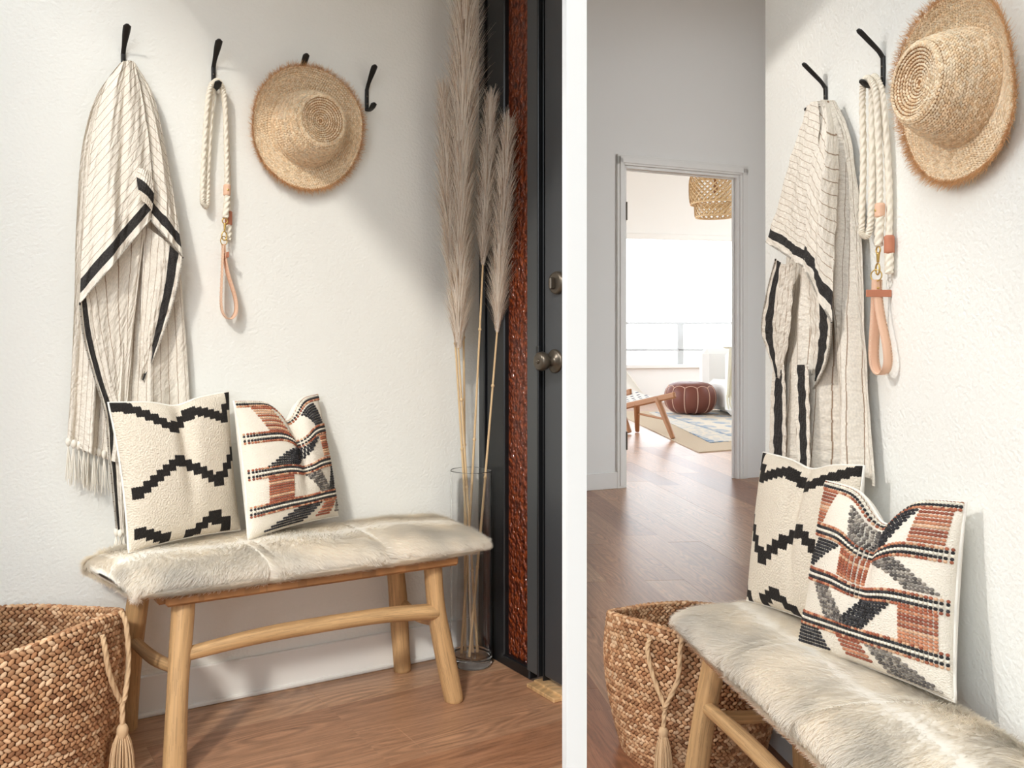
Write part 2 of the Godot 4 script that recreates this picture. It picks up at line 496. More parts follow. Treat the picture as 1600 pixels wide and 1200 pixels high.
func planks(floor_node: Node3D, frame: Transform3D, region: PackedVector2Array, u0: float, u1: float, w0: float, w1: float, first: float, seed_: int) -> void:
	rng.seed = seed_
	var w := w0
	var row := 0
	while w < w1:
		var u := u0 - rng.randf() * 1.3 if row != 1 else u0 - first
		while u < u1:
			var l := rng.randf_range(1.25, 1.9)
			var rect := PackedVector2Array([Vector2(u, w), Vector2(u + l, w), Vector2(u + l, w + 0.19), Vector2(u, w + 0.19)])
			var kind := rng.randi() % 6
			for q in Geometry2D.intersect_polygons(rect, region):
				var s := Shape.new()
				s.prism(q, -0.012, rng.randf_range(-0.0006, 0.0), 0.0009)
				var o := MeshInstance3D.new()
				o.name = "plank"
				o.mesh = s.mesh()
				o.material_override = M["plank_%d" % kind]
				o.transform = frame
				floor_node.add_child(o, true)
			u += l
		w += 0.19
		row += 1

func setting() -> void:
	var fl := struct("floor", Transform3D(), hall(-3.4, 8.0, -0.2, -0.0115, -1.4, 15.2), M.floor_base, "long floor of pale oak boards running through both views and the far room", "floor")
	planks(fl, FL, PackedVector2Array([Vector2(-1.3, 0), Vector2(1.125, 0), Vector2(1.125, 0.478), Vector2(0.84, 0.84), Vector2(0.6, 1.3), Vector2(-1.3, 1.3)]), -1.3, 1.3, 0.0, 1.3, 0.4, 4)
	var region := PackedVector2Array()
	var back := FR.affine_inverse()
	for q in [Vector3(0.40, 0, -1.75), Vector3(0.372, 0, -2.05), Vector3(1.02, 0, -5.85), Vector3(1.3, 0, -8.2), Vector3(4.2, 0, -8.2), Vector3(3.6, 0, -5.5), Vector3(0.92, 0, -1.75)]:
		var p: Vector3 = back * q
		region.append(Vector2(p.x, p.z))
	planks(fl, FR, region, -7.6, 0.6, -3.6, 1.0, 0.9, 9)
	var far_floor := MeshInstance3D.new()
	far_floor.name = "far_floor"
	far_floor.mesh = hall(1.0, 7.6, -0.0112, -0.0015, 8.0, 14.6).mesh()
	far_floor.material_override = M.floor_far
	fl.add_child(far_floor, true)
	var ce := Shape.new() # with an unseen opening left of the camera, placed to brighten seats and floor
	for q in [[-3.4, -2.4, -1.7, 1.4], [-0.25, 8.0, -1.7, 1.4], [-2.4, -0.25, 1.2, 1.4], [-3.4, 8.0, -15.2, -1.7]]:
		ce.box(Vector3((q[0] + q[1]) / 2, 4.7, (q[2] + q[3]) / 2), Vector3(q[1] - q[0], 0.2, q[3] - q[2]), 0.0)
	struct("ceiling", Transform3D(), ce, M.wall_far_room, "flat white ceiling high above both views", "ceiling")
	# left view
	struct("wall_left", FL, block(-0.9, 1.26, -0.01, 4.6, -0.1, 0.0), M.wall, "white plaster wall with four black hooks, beside the dark door", "wall")
	var bb := Shape.new()
	bb.box(Vector3(0.112, 0.055, 0.006), Vector3(2.02, 0.11, 0.012), 0.003)
	bb.box(Vector3(0.112, 0.006, 0.010), Vector3(2.02, 0.012, 0.02), 0.003)
	struct("baseboard_left", FL, bb, M.trim, "white baseboard behind the bench legs beside the glass vase", "baseboard")
	struct("wall_door", FL, block(1.124, 1.155, 2.22, 4.6, 0.0, 0.485), M.wall, "strip of wall over the dark entry door", "wall")
	struct("ceiling_unseen_entry", FL, block(-0.21, 1.3, 2.3, 2.42, 0.0, 1.28), M.wall_far_room, "unseen lowered ceiling above the frame, placed to shade the upper wall", "ceiling")  # out of view, its edge placed to cast the diagonal shade on the wall
	# added white post, stands in for the blank gutter between the two views
	struct("added_gutter_post", Transform3D(), hall(0.1705, 0.1934, -0.01, 4.6, 1.0, 1.03), M.added_post_white, "added white post standing in for the blank gutter between the two views", "post")
	# right view
	struct("wall_right", FR, block(-0.342, 3.7, -0.01, 5.19, -0.12, 0.0, 0.004), M.wall, "white plaster wall with three black hooks, right of the doorway", "wall")
	struct("baseboard_right", FR, block(-0.34, 3.7, 0.0, 0.11, 0.0, 0.012, 0.003), M.trim, "white baseboard behind the hide bench close to the camera", "baseboard")
	FD = FR * Transform3D(Basis(Vector3(-0.320, 0, -0.947), Vector3.UP, Vector3(0.947, 0, -0.320)).orthonormalized(), Vector3(-4.499, 0, -0.844))
	var w := Shape.new()
	w.box(Vector3(-0.6, 2.6, -0.03), Vector3(1.2, 5.2, 0.06), 0.0)
	w.box(Vector3(3.12, 2.6, -0.03), Vector3(4.0, 5.2, 0.06), 0.0)
	w.box(Vector3(0.56, 3.835, -0.03), Vector3(1.12, 2.73, 0.06), 0.0)
	struct("wall_back", FD, w, M.wall_far_room, "plain wall around the open doorway to the bright room", "wall")
	struct("baseboard_back", FD, block(-1.0, -0.065, 0.0, 0.125, 0.0, 0.014, 0.003), M.trim, "short white baseboard left of the open doorway", "baseboard")
	var dr := Node3D.new()
	dr.name = "door_2"
	dr.set_meta("kind", "structure")
	add_child(dr)
	dr.transform = FD
	tag(dr, "open white doorway with a moulded casing and no door in sight", "doorway")
	for q in [[-0.07, 0.0, 0.0, 2.54], [1.12, 1.20, 0.0, 2.54], [-0.07, 1.20, 2.47, 2.55]]:
		var c := block(q[0], q[1], q[2], q[3], 0.0, 0.018, 0.003)
		c.box(Vector3((q[0] + q[1]) / 2, (q[2] + q[3]) / 2, 0.02), Vector3(maxf(q[1] - q[0] - 0.04, 0.03), q[3] - q[2] - 0.03, 0.012), 0.004)
		part("casing", c, M.trim, dr)
	for q in [[-0.0, 0.022, 0.0, 2.47], [1.1, 1.122, 0.0, 2.47], [0.0, 1.12, 2.448, 2.47]]:
		var c := block(q[0], q[1], q[2], q[3], -0.064, 0.004, 0.002)
		c.box(Vector3((q[0] + q[1]) / 2 + (0.012 if q[0] < 0.0 or q[1] < 0.1 else (-0.012 if q[3] - q[2] > 1.0 else 0.0)), (q[2] + q[3]) / 2 - (0.0 if q[3] - q[2] > 1.0 else 0.01), -0.04), Vector3(q[1] - q[0], q[3] - q[2], 0.02), 0.002)
		part("jamb", c, M.trim, dr)
	for y in [2.12, 0.36]:
		part("hinge", block(0.018, 0.026, y - 0.07, y + 0.07, -0.03, 0.012, 0.001), M.bronze, dr, "small dark metal hinge")
	# far room
	var fl_ := Shape.new()
	for q in [[-7.4, -6.15, -0.01, 4.6], [-15.2, -13.4, -0.01, 4.6], [-13.4, -7.4, -0.01, 0.3], [-13.4, -7.4, 3.2, 4.6]]:
		fl_.box(Vector3(0.7, (q[2] + q[3]) / 2, (q[0] + q[1]) / 2), Vector3(0.2, q[3] - q[2], q[1] - q[0]), 0.0)
	struct("wall_unseen_far_left", Transform3D(), fl_, M.wall_far_room, "unseen left wall of the far room, its opening placed to brighten the room", "wall")  # out of view, opening placed to brighten the far room
	var fr := Shape.new()
	for q in [[-8.2, -5.0, -0.01, 4.6], [-15.2, -13.0, -0.01, 4.6], [-13.0, -8.2, -0.01, 0.3], [-13.0, -8.2, 4.2, 4.6]]:
		fr.box(Vector3(7.5, (q[2] + q[3]) / 2, (q[0] + q[1]) / 2), Vector3(0.2, q[3] - q[2], q[1] - q[0]), 0.0)
	struct("wall_unseen_far_right", Transform3D(), fr, M.wall_far_room, "unseen right wall of the far room, its opening placed to brighten the room", "wall")  # out of view, second opening placed to brighten the far room
	var fw := Transform3D(Basis(Vector3(0.977, 0, -0.215), Vector3.UP, Vector3(0.215, 0, 0.977)).orthonormalized().scaled(Vector3.ONE * 0.8864), Vector3(4.15, 0, -13.8))
	w = Shape.new()
	w.box(Vector3(0, 0.30, -0.08), Vector3(8.4, 0.62, 0.16), 0.0)
	w.box(Vector3(0, 4.06, -0.08), Vector3(8.4, 2.26, 0.16), 0.0)
	w.box(Vector3(-3.85, 1.8, -0.08), Vector3(0.7, 2.4, 0.16), 0.0)
	w.box(Vector3(3.6, 1.8, -0.08), Vector3(1.2, 2.4, 0.16), 0.0)
	struct("wall_far", fw, w, M.wall_far_room, "white wall with one wide window at the end of the far room", "wall")
	var win := Node3D.new()
	win.name = "window_2"
	win.set_meta("kind", "structure")
	add_child(win)
	win.transform = fw
	tag(win, "wide bright window of the far room, seen through the doorway", "window")
	part("sill", block(-3.5, 3.0, 0.60, 0.66, -0.1, 0.08, 0.006), M.trim, win)
	part("head", block(-3.5, 3.0, 2.86, 2.95, -0.1, 0.03, 0.006), M.trim, win)
	part("pane", block(-3.5, 3.0, 0.66, 2.86, -0.064, -0.06, 0.0), M.pane, win)
	# unseen walls beside and behind the camera, their openings placed to light the views
	var rw := Shape.new()
	for q in [[-0.32, 3.4, -0.01, 4.6], [-3.4, -1.9, -0.01, 4.6], [-1.9, -0.32, -0.01, 0.6]]:
		rw.box(Vector3((q[0] + q[1]) / 2, (q[2] + q[3]) / 2, 1.3), Vector3(q[1] - q[0], q[3] - q[2], 0.2), 0.0)
	struct("wall_unseen_rear", Transform3D(), rw, M.unseen_wall_grey, "unseen wall behind the camera, its opening placed to light the left view", "wall")  # out of view, opening shaped to let sun and sky reach the left view
	var pw := Shape.new() # closes the space behind the left view; unseen opening placed to light the amber glass
	for q in [[-6.2, -4.6, -0.01, 4.6], [-3.0, -2.6, -0.01, 4.6], [-4.6, -3.0, -0.01, 0.1], [-4.6, -3.0, 1.2, 4.6]]:
		pw.box(Vector3(-3.3, (q[2] + q[3]) / 2, (q[0] + q[1]) / 2), Vector3(0.2, q[3] - q[2], q[1] - q[0]), 0.0)
	pw.box(Vector3(-1.2, 2.3, -6.1), Vector3(4.4, 4.6, 0.2), 0.0)
	struct("wall_unseen_outer_left", Transform3D(), pw, M.unseen_wall_grey, "unseen outer wall behind the left view, opening placed to light the amber glass", "wall")
	var nl := Shape.new()
	for q in [[-1.0, 1.4, -0.01, 4.6], [-2.6, -2.4, -0.01, 4.6], [-2.4, -1.0, -0.01, 1.5], [-2.4, -1.0, 3.5, 4.6]]:
		nl.box(Vector3(-3.3, (q[2] + q[3]) / 2, (q[0] + q[1]) / 2), Vector3(0.2, q[3] - q[2], q[1] - q[0]), 0.0)
	struct("wall_unseen_near_left", Transform3D(), nl, M.unseen_wall_grey, "unseen wall left of the camera, its opening placed to light the right-hand wall", "wall")  # out of view, opening placed to light the right-hand wall from the left
	var sd := Shape.new()
	for q in [[-3.2, 1.4, -0.01, 4.6], [-7.3, -5.4, -0.01, 4.6], [-5.4, -3.2, -0.01, 0.3], [-5.4, -3.2, 3.4, 4.6]]:
		sd.box(Vector3(3.4, (q[2] + q[3]) / 2, (q[0] + q[1]) / 2), Vector3(0.2, q[3] - q[2], q[1] - q[0]), 0.0)
	struct("wall_unseen_side", Transform3D(), sd, M.wall_far_room, "unseen outer wall behind the right hook wall, opening placed to light the doorway wall", "wall")  # out of view, opening placed to light the wall around the doorway

# ---------------------------------------------------------------- things on and by the wall, in wall-frame coordinates
func bar(s: Shape, path: Array, half_w: Callable, half_t: float, hint: Vector3, seg := 16, cap := 0.3) -> void: # a flat bar: half_w across the hint direction
	s.tube(path, func(f, th):
		var a: float = half_w.call(f)
		var c: float = absf(cos(th)) / a
		var d: float = absf(sin(th)) / half_t
		return 1.0 / pow(pow(c, 5.0) + pow(d, 5.0), 0.2), seg, hint, cap)

func hook(u: float, label: String) -> Node3D:
	var o := thing("wall_hook", FL, Vector3(u, 1.75, 0), label, "hook", "black hooks on the left-hand wall")
	var s := Shape.new()
	bar(s, curve([Vector3(u, 1.722, 0.004), Vector3(u, 1.755, 0.0035), Vector3(u, 1.787, 0.004)], 8), func(_f): return 0.0062, 0.003, Vector3.RIGHT)
	part("back_plate", s, M.iron, o)
	s = Shape.new()
	bar(s, curve([Vector3(u, 1.785, 0.004), Vector3(u, 1.80, 0.014), Vector3(u, 1.822, 0.036), Vector3(u, 1.847, 0.062)], 16), func(f): return 0.0062 + 0.0042 * smoothstep(0.3, 0.9, f) - 0.006 * smoothstep(0.93, 1.0, f), 0.0026, Vector3.RIGHT)
	part("arm", s, M.iron, o)
	s = Shape.new()
	bar(s, curve([Vector3(u, 1.724, 0.004), Vector3(u, 1.719, 0.018), Vector3(u, 1.722, 0.040), Vector3(u, 1.734, 0.056)], 14), func(f): return 0.0062 + 0.004 * smoothstep(0.3, 0.8, f) - 0.006 * smoothstep(0.93, 1.0, f), 0.0028, Vector3.RIGHT)
	part("peg", s, M.iron, o)
	s = Shape.new()
	for y in [1.765, 1.742]:
		s.lathe([Vector2(0.0001, 0.0082), Vector2(0.0024, 0.0078), Vector2(0.003, 0.006)], Transform3D(Basis(Vector3.RIGHT, Vector3(0, 0, 1), Vector3(0, -1, 0)), Vector3(u, y, 0)), 10)
	part("screw", s, M.bronze, o)
	return o

# a cloth through control columns; uv.x in half metres from the hem, which lies at the bottom ("t"), along the first column ("s") or nowhere
func cloth(cols: Array, hem: String, size: Vector2, fold := 0.0, waves := 4.0, seed_ := 0.0) -> Shape:
	var nu := 56
	var nv := 90
	var rows := []
	for i in nu + 1:
		var s := float(i) / nu
		var row := PackedVector3Array()
		for j in nv + 1:
			var t := float(j) / nv
			var q := []
			for c in cols:
				q.append(along(c, t))
			var p := along(q, s)
			var e: float = sin(PI * clampf(s, 0.0, 1.0))
			p.z += fold * (0.4 + 0.6 * t) * (0.25 + 0.75 * e) * (sin(s * waves * TAU + seed_ + 1.6 * sin(t * 2.3 + seed_)) + 0.35 * sin(s * waves * 2.3 * TAU + 2.0 * seed_ + t * 3.0))
			p.z += 0.0016 * sin(t * 41.0 + s * 17.0 + seed_) * sin(s * 33.0 - t * 9.0)
			p.z = maxf(p.z, 0.004)
			row.append(p)
		rows.append(row)
	var sh := Shape.new()
	sh.grid(rows, false, false)
	var ends := [rows[0][nv], rows[nu][nv]]
	var chord: Vector3 = ends[1] - ends[0]
	var off := Vector3(-chord.y, chord.x, 0).normalized()
	for i in sh.t.size():
		var q := sh.t[i]
		match hem:
			"t":
				var p := sh.v[i]
				var at_hem: float = (sh.v[(i / (nv + 1)) * (nv + 1) + nv] - ends[0]).dot(off)
				sh.t[i] = Vector2(minf(absf((p - ends[0]).dot(off) - at_hem), 0.48), q.x * size.x) * 2.0
			"s": sh.t[i] = Vector2(q.x * size.x, q.y * size.y) * 2.0
			"mid": sh.t[i] = Vector2(0.026 + (q.x - 0.5) * size.x, q.y * size.y) * 2.0
			_: sh.t[i] = Vector2(0.06 + q.x * size.x, q.y * size.y) * 2.0
	return sh

func hem_roll(cols: Array, hem: String) -> Shape: # the folded, stitched edge
	var q := []
	for k in 30:
		var f := k / 29.0
		if hem == "s":
			q.append(along(cols[0], f))
		else:
			var e := []
			for c in cols:
				e.append(c[c.size() - 1])
			q.append(along(e, f))
	var s := Shape.new()
	s.tube(q, func(_f, _th): return 0.0022, 8)
	return s

func tassels(at: Array, length: float, seed_: int) -> Shape:
	rng.seed = seed_
	var s := Shape.new()
	for p in at:
		var lean := Vector3(rng.randf_range(-0.008, 0.008), 0, rng.randf_range(-0.004, 0.006))
		s.tube(curve([p + Vector3(0, 0.012, 0), p + Vector3(0, 0.003, 0.001), p - Vector3(0, 0.008, 0)], 6), func(f, _th): return 0.0035 + 0.0035 * sin(f * PI), 8)
		for k in 11:
			var d := Vector3(rng.randf_range(-0.010, 0.010), 0, rng.randf_range(-0.006, 0.008)) + lean
			var l := length * rng.randf_range(0.8, 1.1)
			s.tube(curve([p - Vector3(0, 0.005, 0), p + d * 0.5 - Vector3(0, l * 0.45, 0), p + d - Vector3(0, l, 0)], 6), func(f, _th): return 0.0011 * (1.0 - 0.4 * f), 5)
	return s

func towel_left() -> void:
	var o := thing("towel", FL, Vector3(0, 1.0, 0), "cream pinstriped towel with black bands, its fringe ends in view left of the pillows", "towel", "striped towels on hooks")
	var p := part("back_drape", cloth(LEFT_BACK, "", Vector2(0.30, 1.0), 0.018, 4.0, 0.4), M.towel, o)
	var ts := []
	for k in 9:
		ts.append(Vector3(-0.142 + k * 0.0125, 0.755 - k * 0.0052, 0.032 + 0.004 * (k % 2)))
	part("fringe", tassels(ts, 0.10, 5), M.fringe, p)
	p = part("front_flap", cloth(LEFT_FLAP, "t", Vector2(0.2, 0.55), 0.010, 2.5, 1.0), M.towel, o)
	part("hem", hem_roll(LEFT_FLAP, "t"), M.towel, p)
	p = part("side_flap", cloth(LEFT_SIDE_FLAP, "t", Vector2(0.12, 0.50), 0.005, 2.0, 2.0), M.towel, o)
	part("hem", hem_roll(LEFT_SIDE_FLAP, "t"), M.towel, p)
	part("curled_corner", cloth(LEFT_CURL, "t", Vector2(0.05, 0.12)), M.towel, o)
	p = part("hanging_panel", cloth(LEFT_PANEL, "s", Vector2(0.13, 0.6), 0.005, 2.0, 3.0), M.towel, o)
	part("hem", hem_roll(LEFT_PANEL, "s"), M.towel, p)
	part("fringe", tassels([Vector3(-0.024, 0.512, 0.038), Vector3(-0.015, 0.508, 0.042), Vector3(-0.004, 0.512, 0.038)], 0.07, 8), M.fringe, p)
	p = part("inner_panel", cloth(LEFT_INNER_PANEL, "s", Vector2(0.10, 0.40), 0.004, 1.5, 1.0), M.towel, o)
	part("hem", hem_roll(LEFT_INNER_PANEL, "s"), M.towel, p)

func towel_right() -> void:
	var o := thing("towel", FR, Vector3(0, 1.0, 0), "cream pinstriped towel with black bands at the wall's edge next to the doorway", "towel", "striped towels on hooks")
	part("back_drape", cloth(RIGHT_BACK, "", Vector2(0.30, 1.0), 0.026, 3.2, 2.0), M.towel, o)
	var p := part("front_flap", cloth(RIGHT_FLAP, "t", Vector2(0.14, 0.42), 0.004, 1.5, 1.0), M.towel, o)
	part("hem", hem_roll(RIGHT_FLAP, "t"), M.towel, p)
	p = part("side_flap", cloth(RIGHT_SIDE_FLAP, "t", Vector2(0.12, 0.55), 0.006, 1.6, 0.5), M.towel, o)
	part("hem", hem_roll(RIGHT_SIDE_FLAP, "t"), M.towel, p)
	p = part("inner_panel", cloth(RIGHT_INNER_PANEL, "s", Vector2(0.08, 0.3), 0.004, 1.5, 1.0), M.towel, o)
	part("hem", hem_roll(RIGHT_INNER_PANEL, "s"), M.towel, p)
	p = part("hanging_panel", cloth(RIGHT_PANEL, "s", Vector2(0.10, 0.35), 0.004, 1.5, 2.0), M.towel, o)
	part("hem", hem_roll(RIGHT_PANEL, "s"), M.towel, p)
	part("edge_strip", cloth(RIGHT_STRIP, "s", Vector2(0.05, 0.4)), M.towel, o)
	part("centre_strip", cloth(RIGHT_CENTRE_STRIP, "mid", Vector2(0.05, 0.4)), M.towel, o)

func rope(s: Shape, q: Array, r: float, pitch: float) -> void:
	var len_ := 0.0
	for k in 40:
		len_ += along(q, k / 40.0).distance_to(along(q, (k + 1) / 40.0))
	var n := int(len_ / 0.0022)
	s.tube(curve(q, n), func(f, th): return r * (0.70 + 0.36 * absf(cos(1.5 * (th - f * len_ / pitch * TAU / 3.0)))), 18)

func ring(s: Shape, c: Vector3, r: float, thick: float, bs := Basis(), stretch := 1.0) -> void:
	var q := []
	for k in 25:
		var a := TAU * (k % 24) / 24
		q.append(c + bs * Vector3(cos(a) * r, sin(a) * r * stretch, 0))
	s.tube(q, func(_f, _th): return thick, 8, Vector3.ZERO, 0.0, true)

func leash() -> Node3D:
	var o := thing("dog_leash", FL, Vector3(0.25, 1.4, 0), "cream rope leash with leather wrist loop left of the fully visible hat", "leash", "rope leashes on hooks")
	var s := Shape.new()
	# one bight round the hook's left side, doubled rope on the right
	rope(s, [Vector3(0.276, 1.44, 0.030), Vector3(0.274, 1.55, 0.030), Vector3(0.268, 1.69, 0.034), Vector3(0.254, 1.733, 0.040), Vector3(0.238, 1.735, 0.042), Vector3(0.222, 1.70, 0.038), Vector3(0.212, 1.56, 0.030), Vector3(0.206, 1.42, 0.030), Vector3(0.211, 1.392, 0.030), Vector3(0.222, 1.40, 0.022), Vector3(0.226, 1.50, 0.018), Vector3(0.236, 1.69, 0.024), Vector3(0.243, 1.735, 0.028), Vector3(0.256, 1.735, 0.026), Vector3(0.272, 1.68, 0.020), Vector3(0.284, 1.5, 0.014), Vector3(0.284, 1.36, 0.014)], 0.0070, 0.0125)
	part("rope", s, M.rope, o)
	s = Shape.new()
	rope(s, [Vector3(0.277, 1.43, 0.030), Vector3(0.275, 1.40, 0.030), Vector3(0.271, 1.362, 0.030)], 0.0092, 0.016)
	rope(s, [Vector3(0.285, 1.37, 0.014), Vector3(0.285, 1.33, 0.014), Vector3(0.284, 1.30, 0.014)], 0.0092, 0.016)
	part("splice", s, M.rope, o)
	s = Shape.new()
	s.tube(curve([Vector3(0.2765, 1.452, 0.030), Vector3(0.2755, 1.425, 0.030)], 5), func(_f, _th): return 0.0105, 16)
	part("leather_sleeve", s, M.leather, o, "tan leather sleeve on the rope")
	s = Shape.new()
	s.tube(curve([Vector3(0.285, 1.38, 0.014), Vector3(0.285, 1.345, 0.014)], 5), func(_f, _th): return 0.0105, 16)
	part("leather_sleeve", s, M.leather_red, o)
	s = Shape.new()
	s.lathe([Vector2(0.0001, 0.0020), Vector2(0.0028, 0.0014), Vector2(0.0032, 0.0)], Transform3D(Basis(Vector3.RIGHT, Vector3(0, 0, 1), Vector3(0, -1, 0)), Vector3(0.276, 1.4385, 0.0402)), 12)
	part("rivet", s, M.brass, o)
	s = Shape.new()
	ring(s, Vector3(0.270, 1.352, 0.030), 0.0075, 0.0018)
	s.tube(curve([Vector3(0.270, 1.345, 0.030), Vector3(0.269, 1.325, 0.030)], 6), func(f, _th): return 0.0042 - 0.0016 * f, 10)
	ring(s, Vector3(0.268, 1.310, 0.030), 0.0072, 0.0019, Basis(), 1.7)
	ring(s, Vector3(0.266, 1.296, 0.032), 0.0125, 0.0014, Basis(Vector3.UP, 0.5))
	part("snap_clasp", s, M.brass, o, "brass snap clasp and ring")
	# wrist loop
	var q := []
	var top := Vector3(0.2655, 1.286, 0.030)
	var pts := [top, Vector3(0.264, 1.262, 0.030), Vector3(0.261, 1.20, 0.031), Vector3(0.258, 1.12, 0.033), Vector3(0.268, 1.086, 0.032), Vector3(0.288, 1.079, 0.030), Vector3(0.302, 1.10, 0.028), Vector3(0.299, 1.14, 0.028), Vector3(0.277, 1.21, 0.029), Vector3(0.268, 1.262, 0.030), top]
	q = curve(pts, 70)
	s = Shape.new()
	bar(s, q, func(_f): return 0.0125, 0.0016, Vector3(0, 0, 1), 14, 0.1)
	part("wrist_loop", s, M.leather, o, "tan leather wrist loop")
	s = Shape.new()
	for k in range(2, 68):
		var dir: Vector3 = (q[k + 1] - q[k - 1]).normalized()
		var side := dir.cross(Vector3(0, 0, 1)).normalized()
		for e in [-0.0095, 0.0095]:
			for f in [-0.0016, 0.0016]:
				s.box(q[k] + Vector3(0, 0, e) + side * f, Vector3(0.0008, 0.0034, 0.0008), 0.0001, Basis(side, dir, side.cross(dir)))
	part("stitching", s, M.stitch, o)
	s = Shape.new()
	s.box(Vector3(0.272, 1.256, 0.030), Vector3(0.003, 0.016, 0.058), 0.001)
	part("cross_tab", s, M.leather_red, o)
	s = Shape.new()
	for y in [1.268, 1.245]:
		s.lathe([Vector2(0.0001, 0.0022), Vector2(0.0024, 0.0016), Vector2(0.0028, -0.001)], Transform3D(Basis(Vector3(0, 0, -1), Vector3(1, 0, 0), Vector3(0, -1, 0)), Vector3(0.2695, y, 0.030)), 10)
	part("rivet", s, M.brass, o)
	return o

# rows of plaited stitches: each row is a closed loop of points with a surface normal
func plait(rows: Array, size: Vector3, cols: Array, called: String, parent: Node3D, seed_: int, tilt := 0.6) -> void:
	rng.seed = seed_
	var bead := SphereMesh.new()
	bead.radius = 1.0
	bead.height = 2.0
	bead.radial_segments = 7
	bead.rings = 4
	var xs := []
	var cs := []
	var sub := 0
	for r in rows: # r: [Callable(angle) -> point, Callable(angle) -> normal, radius]
		var n := int(TAU * r[2] / (size.x * 1.55))
		var row_tone := rng.randf_range(0.9, 1.08)
		for k in n:
			var a := TAU * (k + 0.5 * (sub % 2)) / n
			var p: Vector3 = r[0].call(a)
			var tg: Vector3 = (r[0].call(a + 0.02) - r[0].call(a - 0.02)).normalized()
			var nn: Vector3 = r[1].call(a)
			nn = (nn - tg * nn.dot(tg)).normalized()
			var ti := (tilt if sub % 2 == 0 else -tilt) + rng.randf_range(-0.12, 0.12)
			var bx := tg.rotated(nn, ti)
			var g := rng.randf_range(0.9, 1.1)
			xs.append(Transform3D(Basis(bx * size.x * g, nn * size.z * rng.randf_range(0.85, 1.15), bx.cross(nn) * size.y * g), p))
			var c: Color = cols[rng.randi() % cols.size()]
			cs.append(c * row_tone * rng.randf_range(0.85, 1.1))
		sub += 1
	strew(called, bead, xs, cs, M.tint, parent)

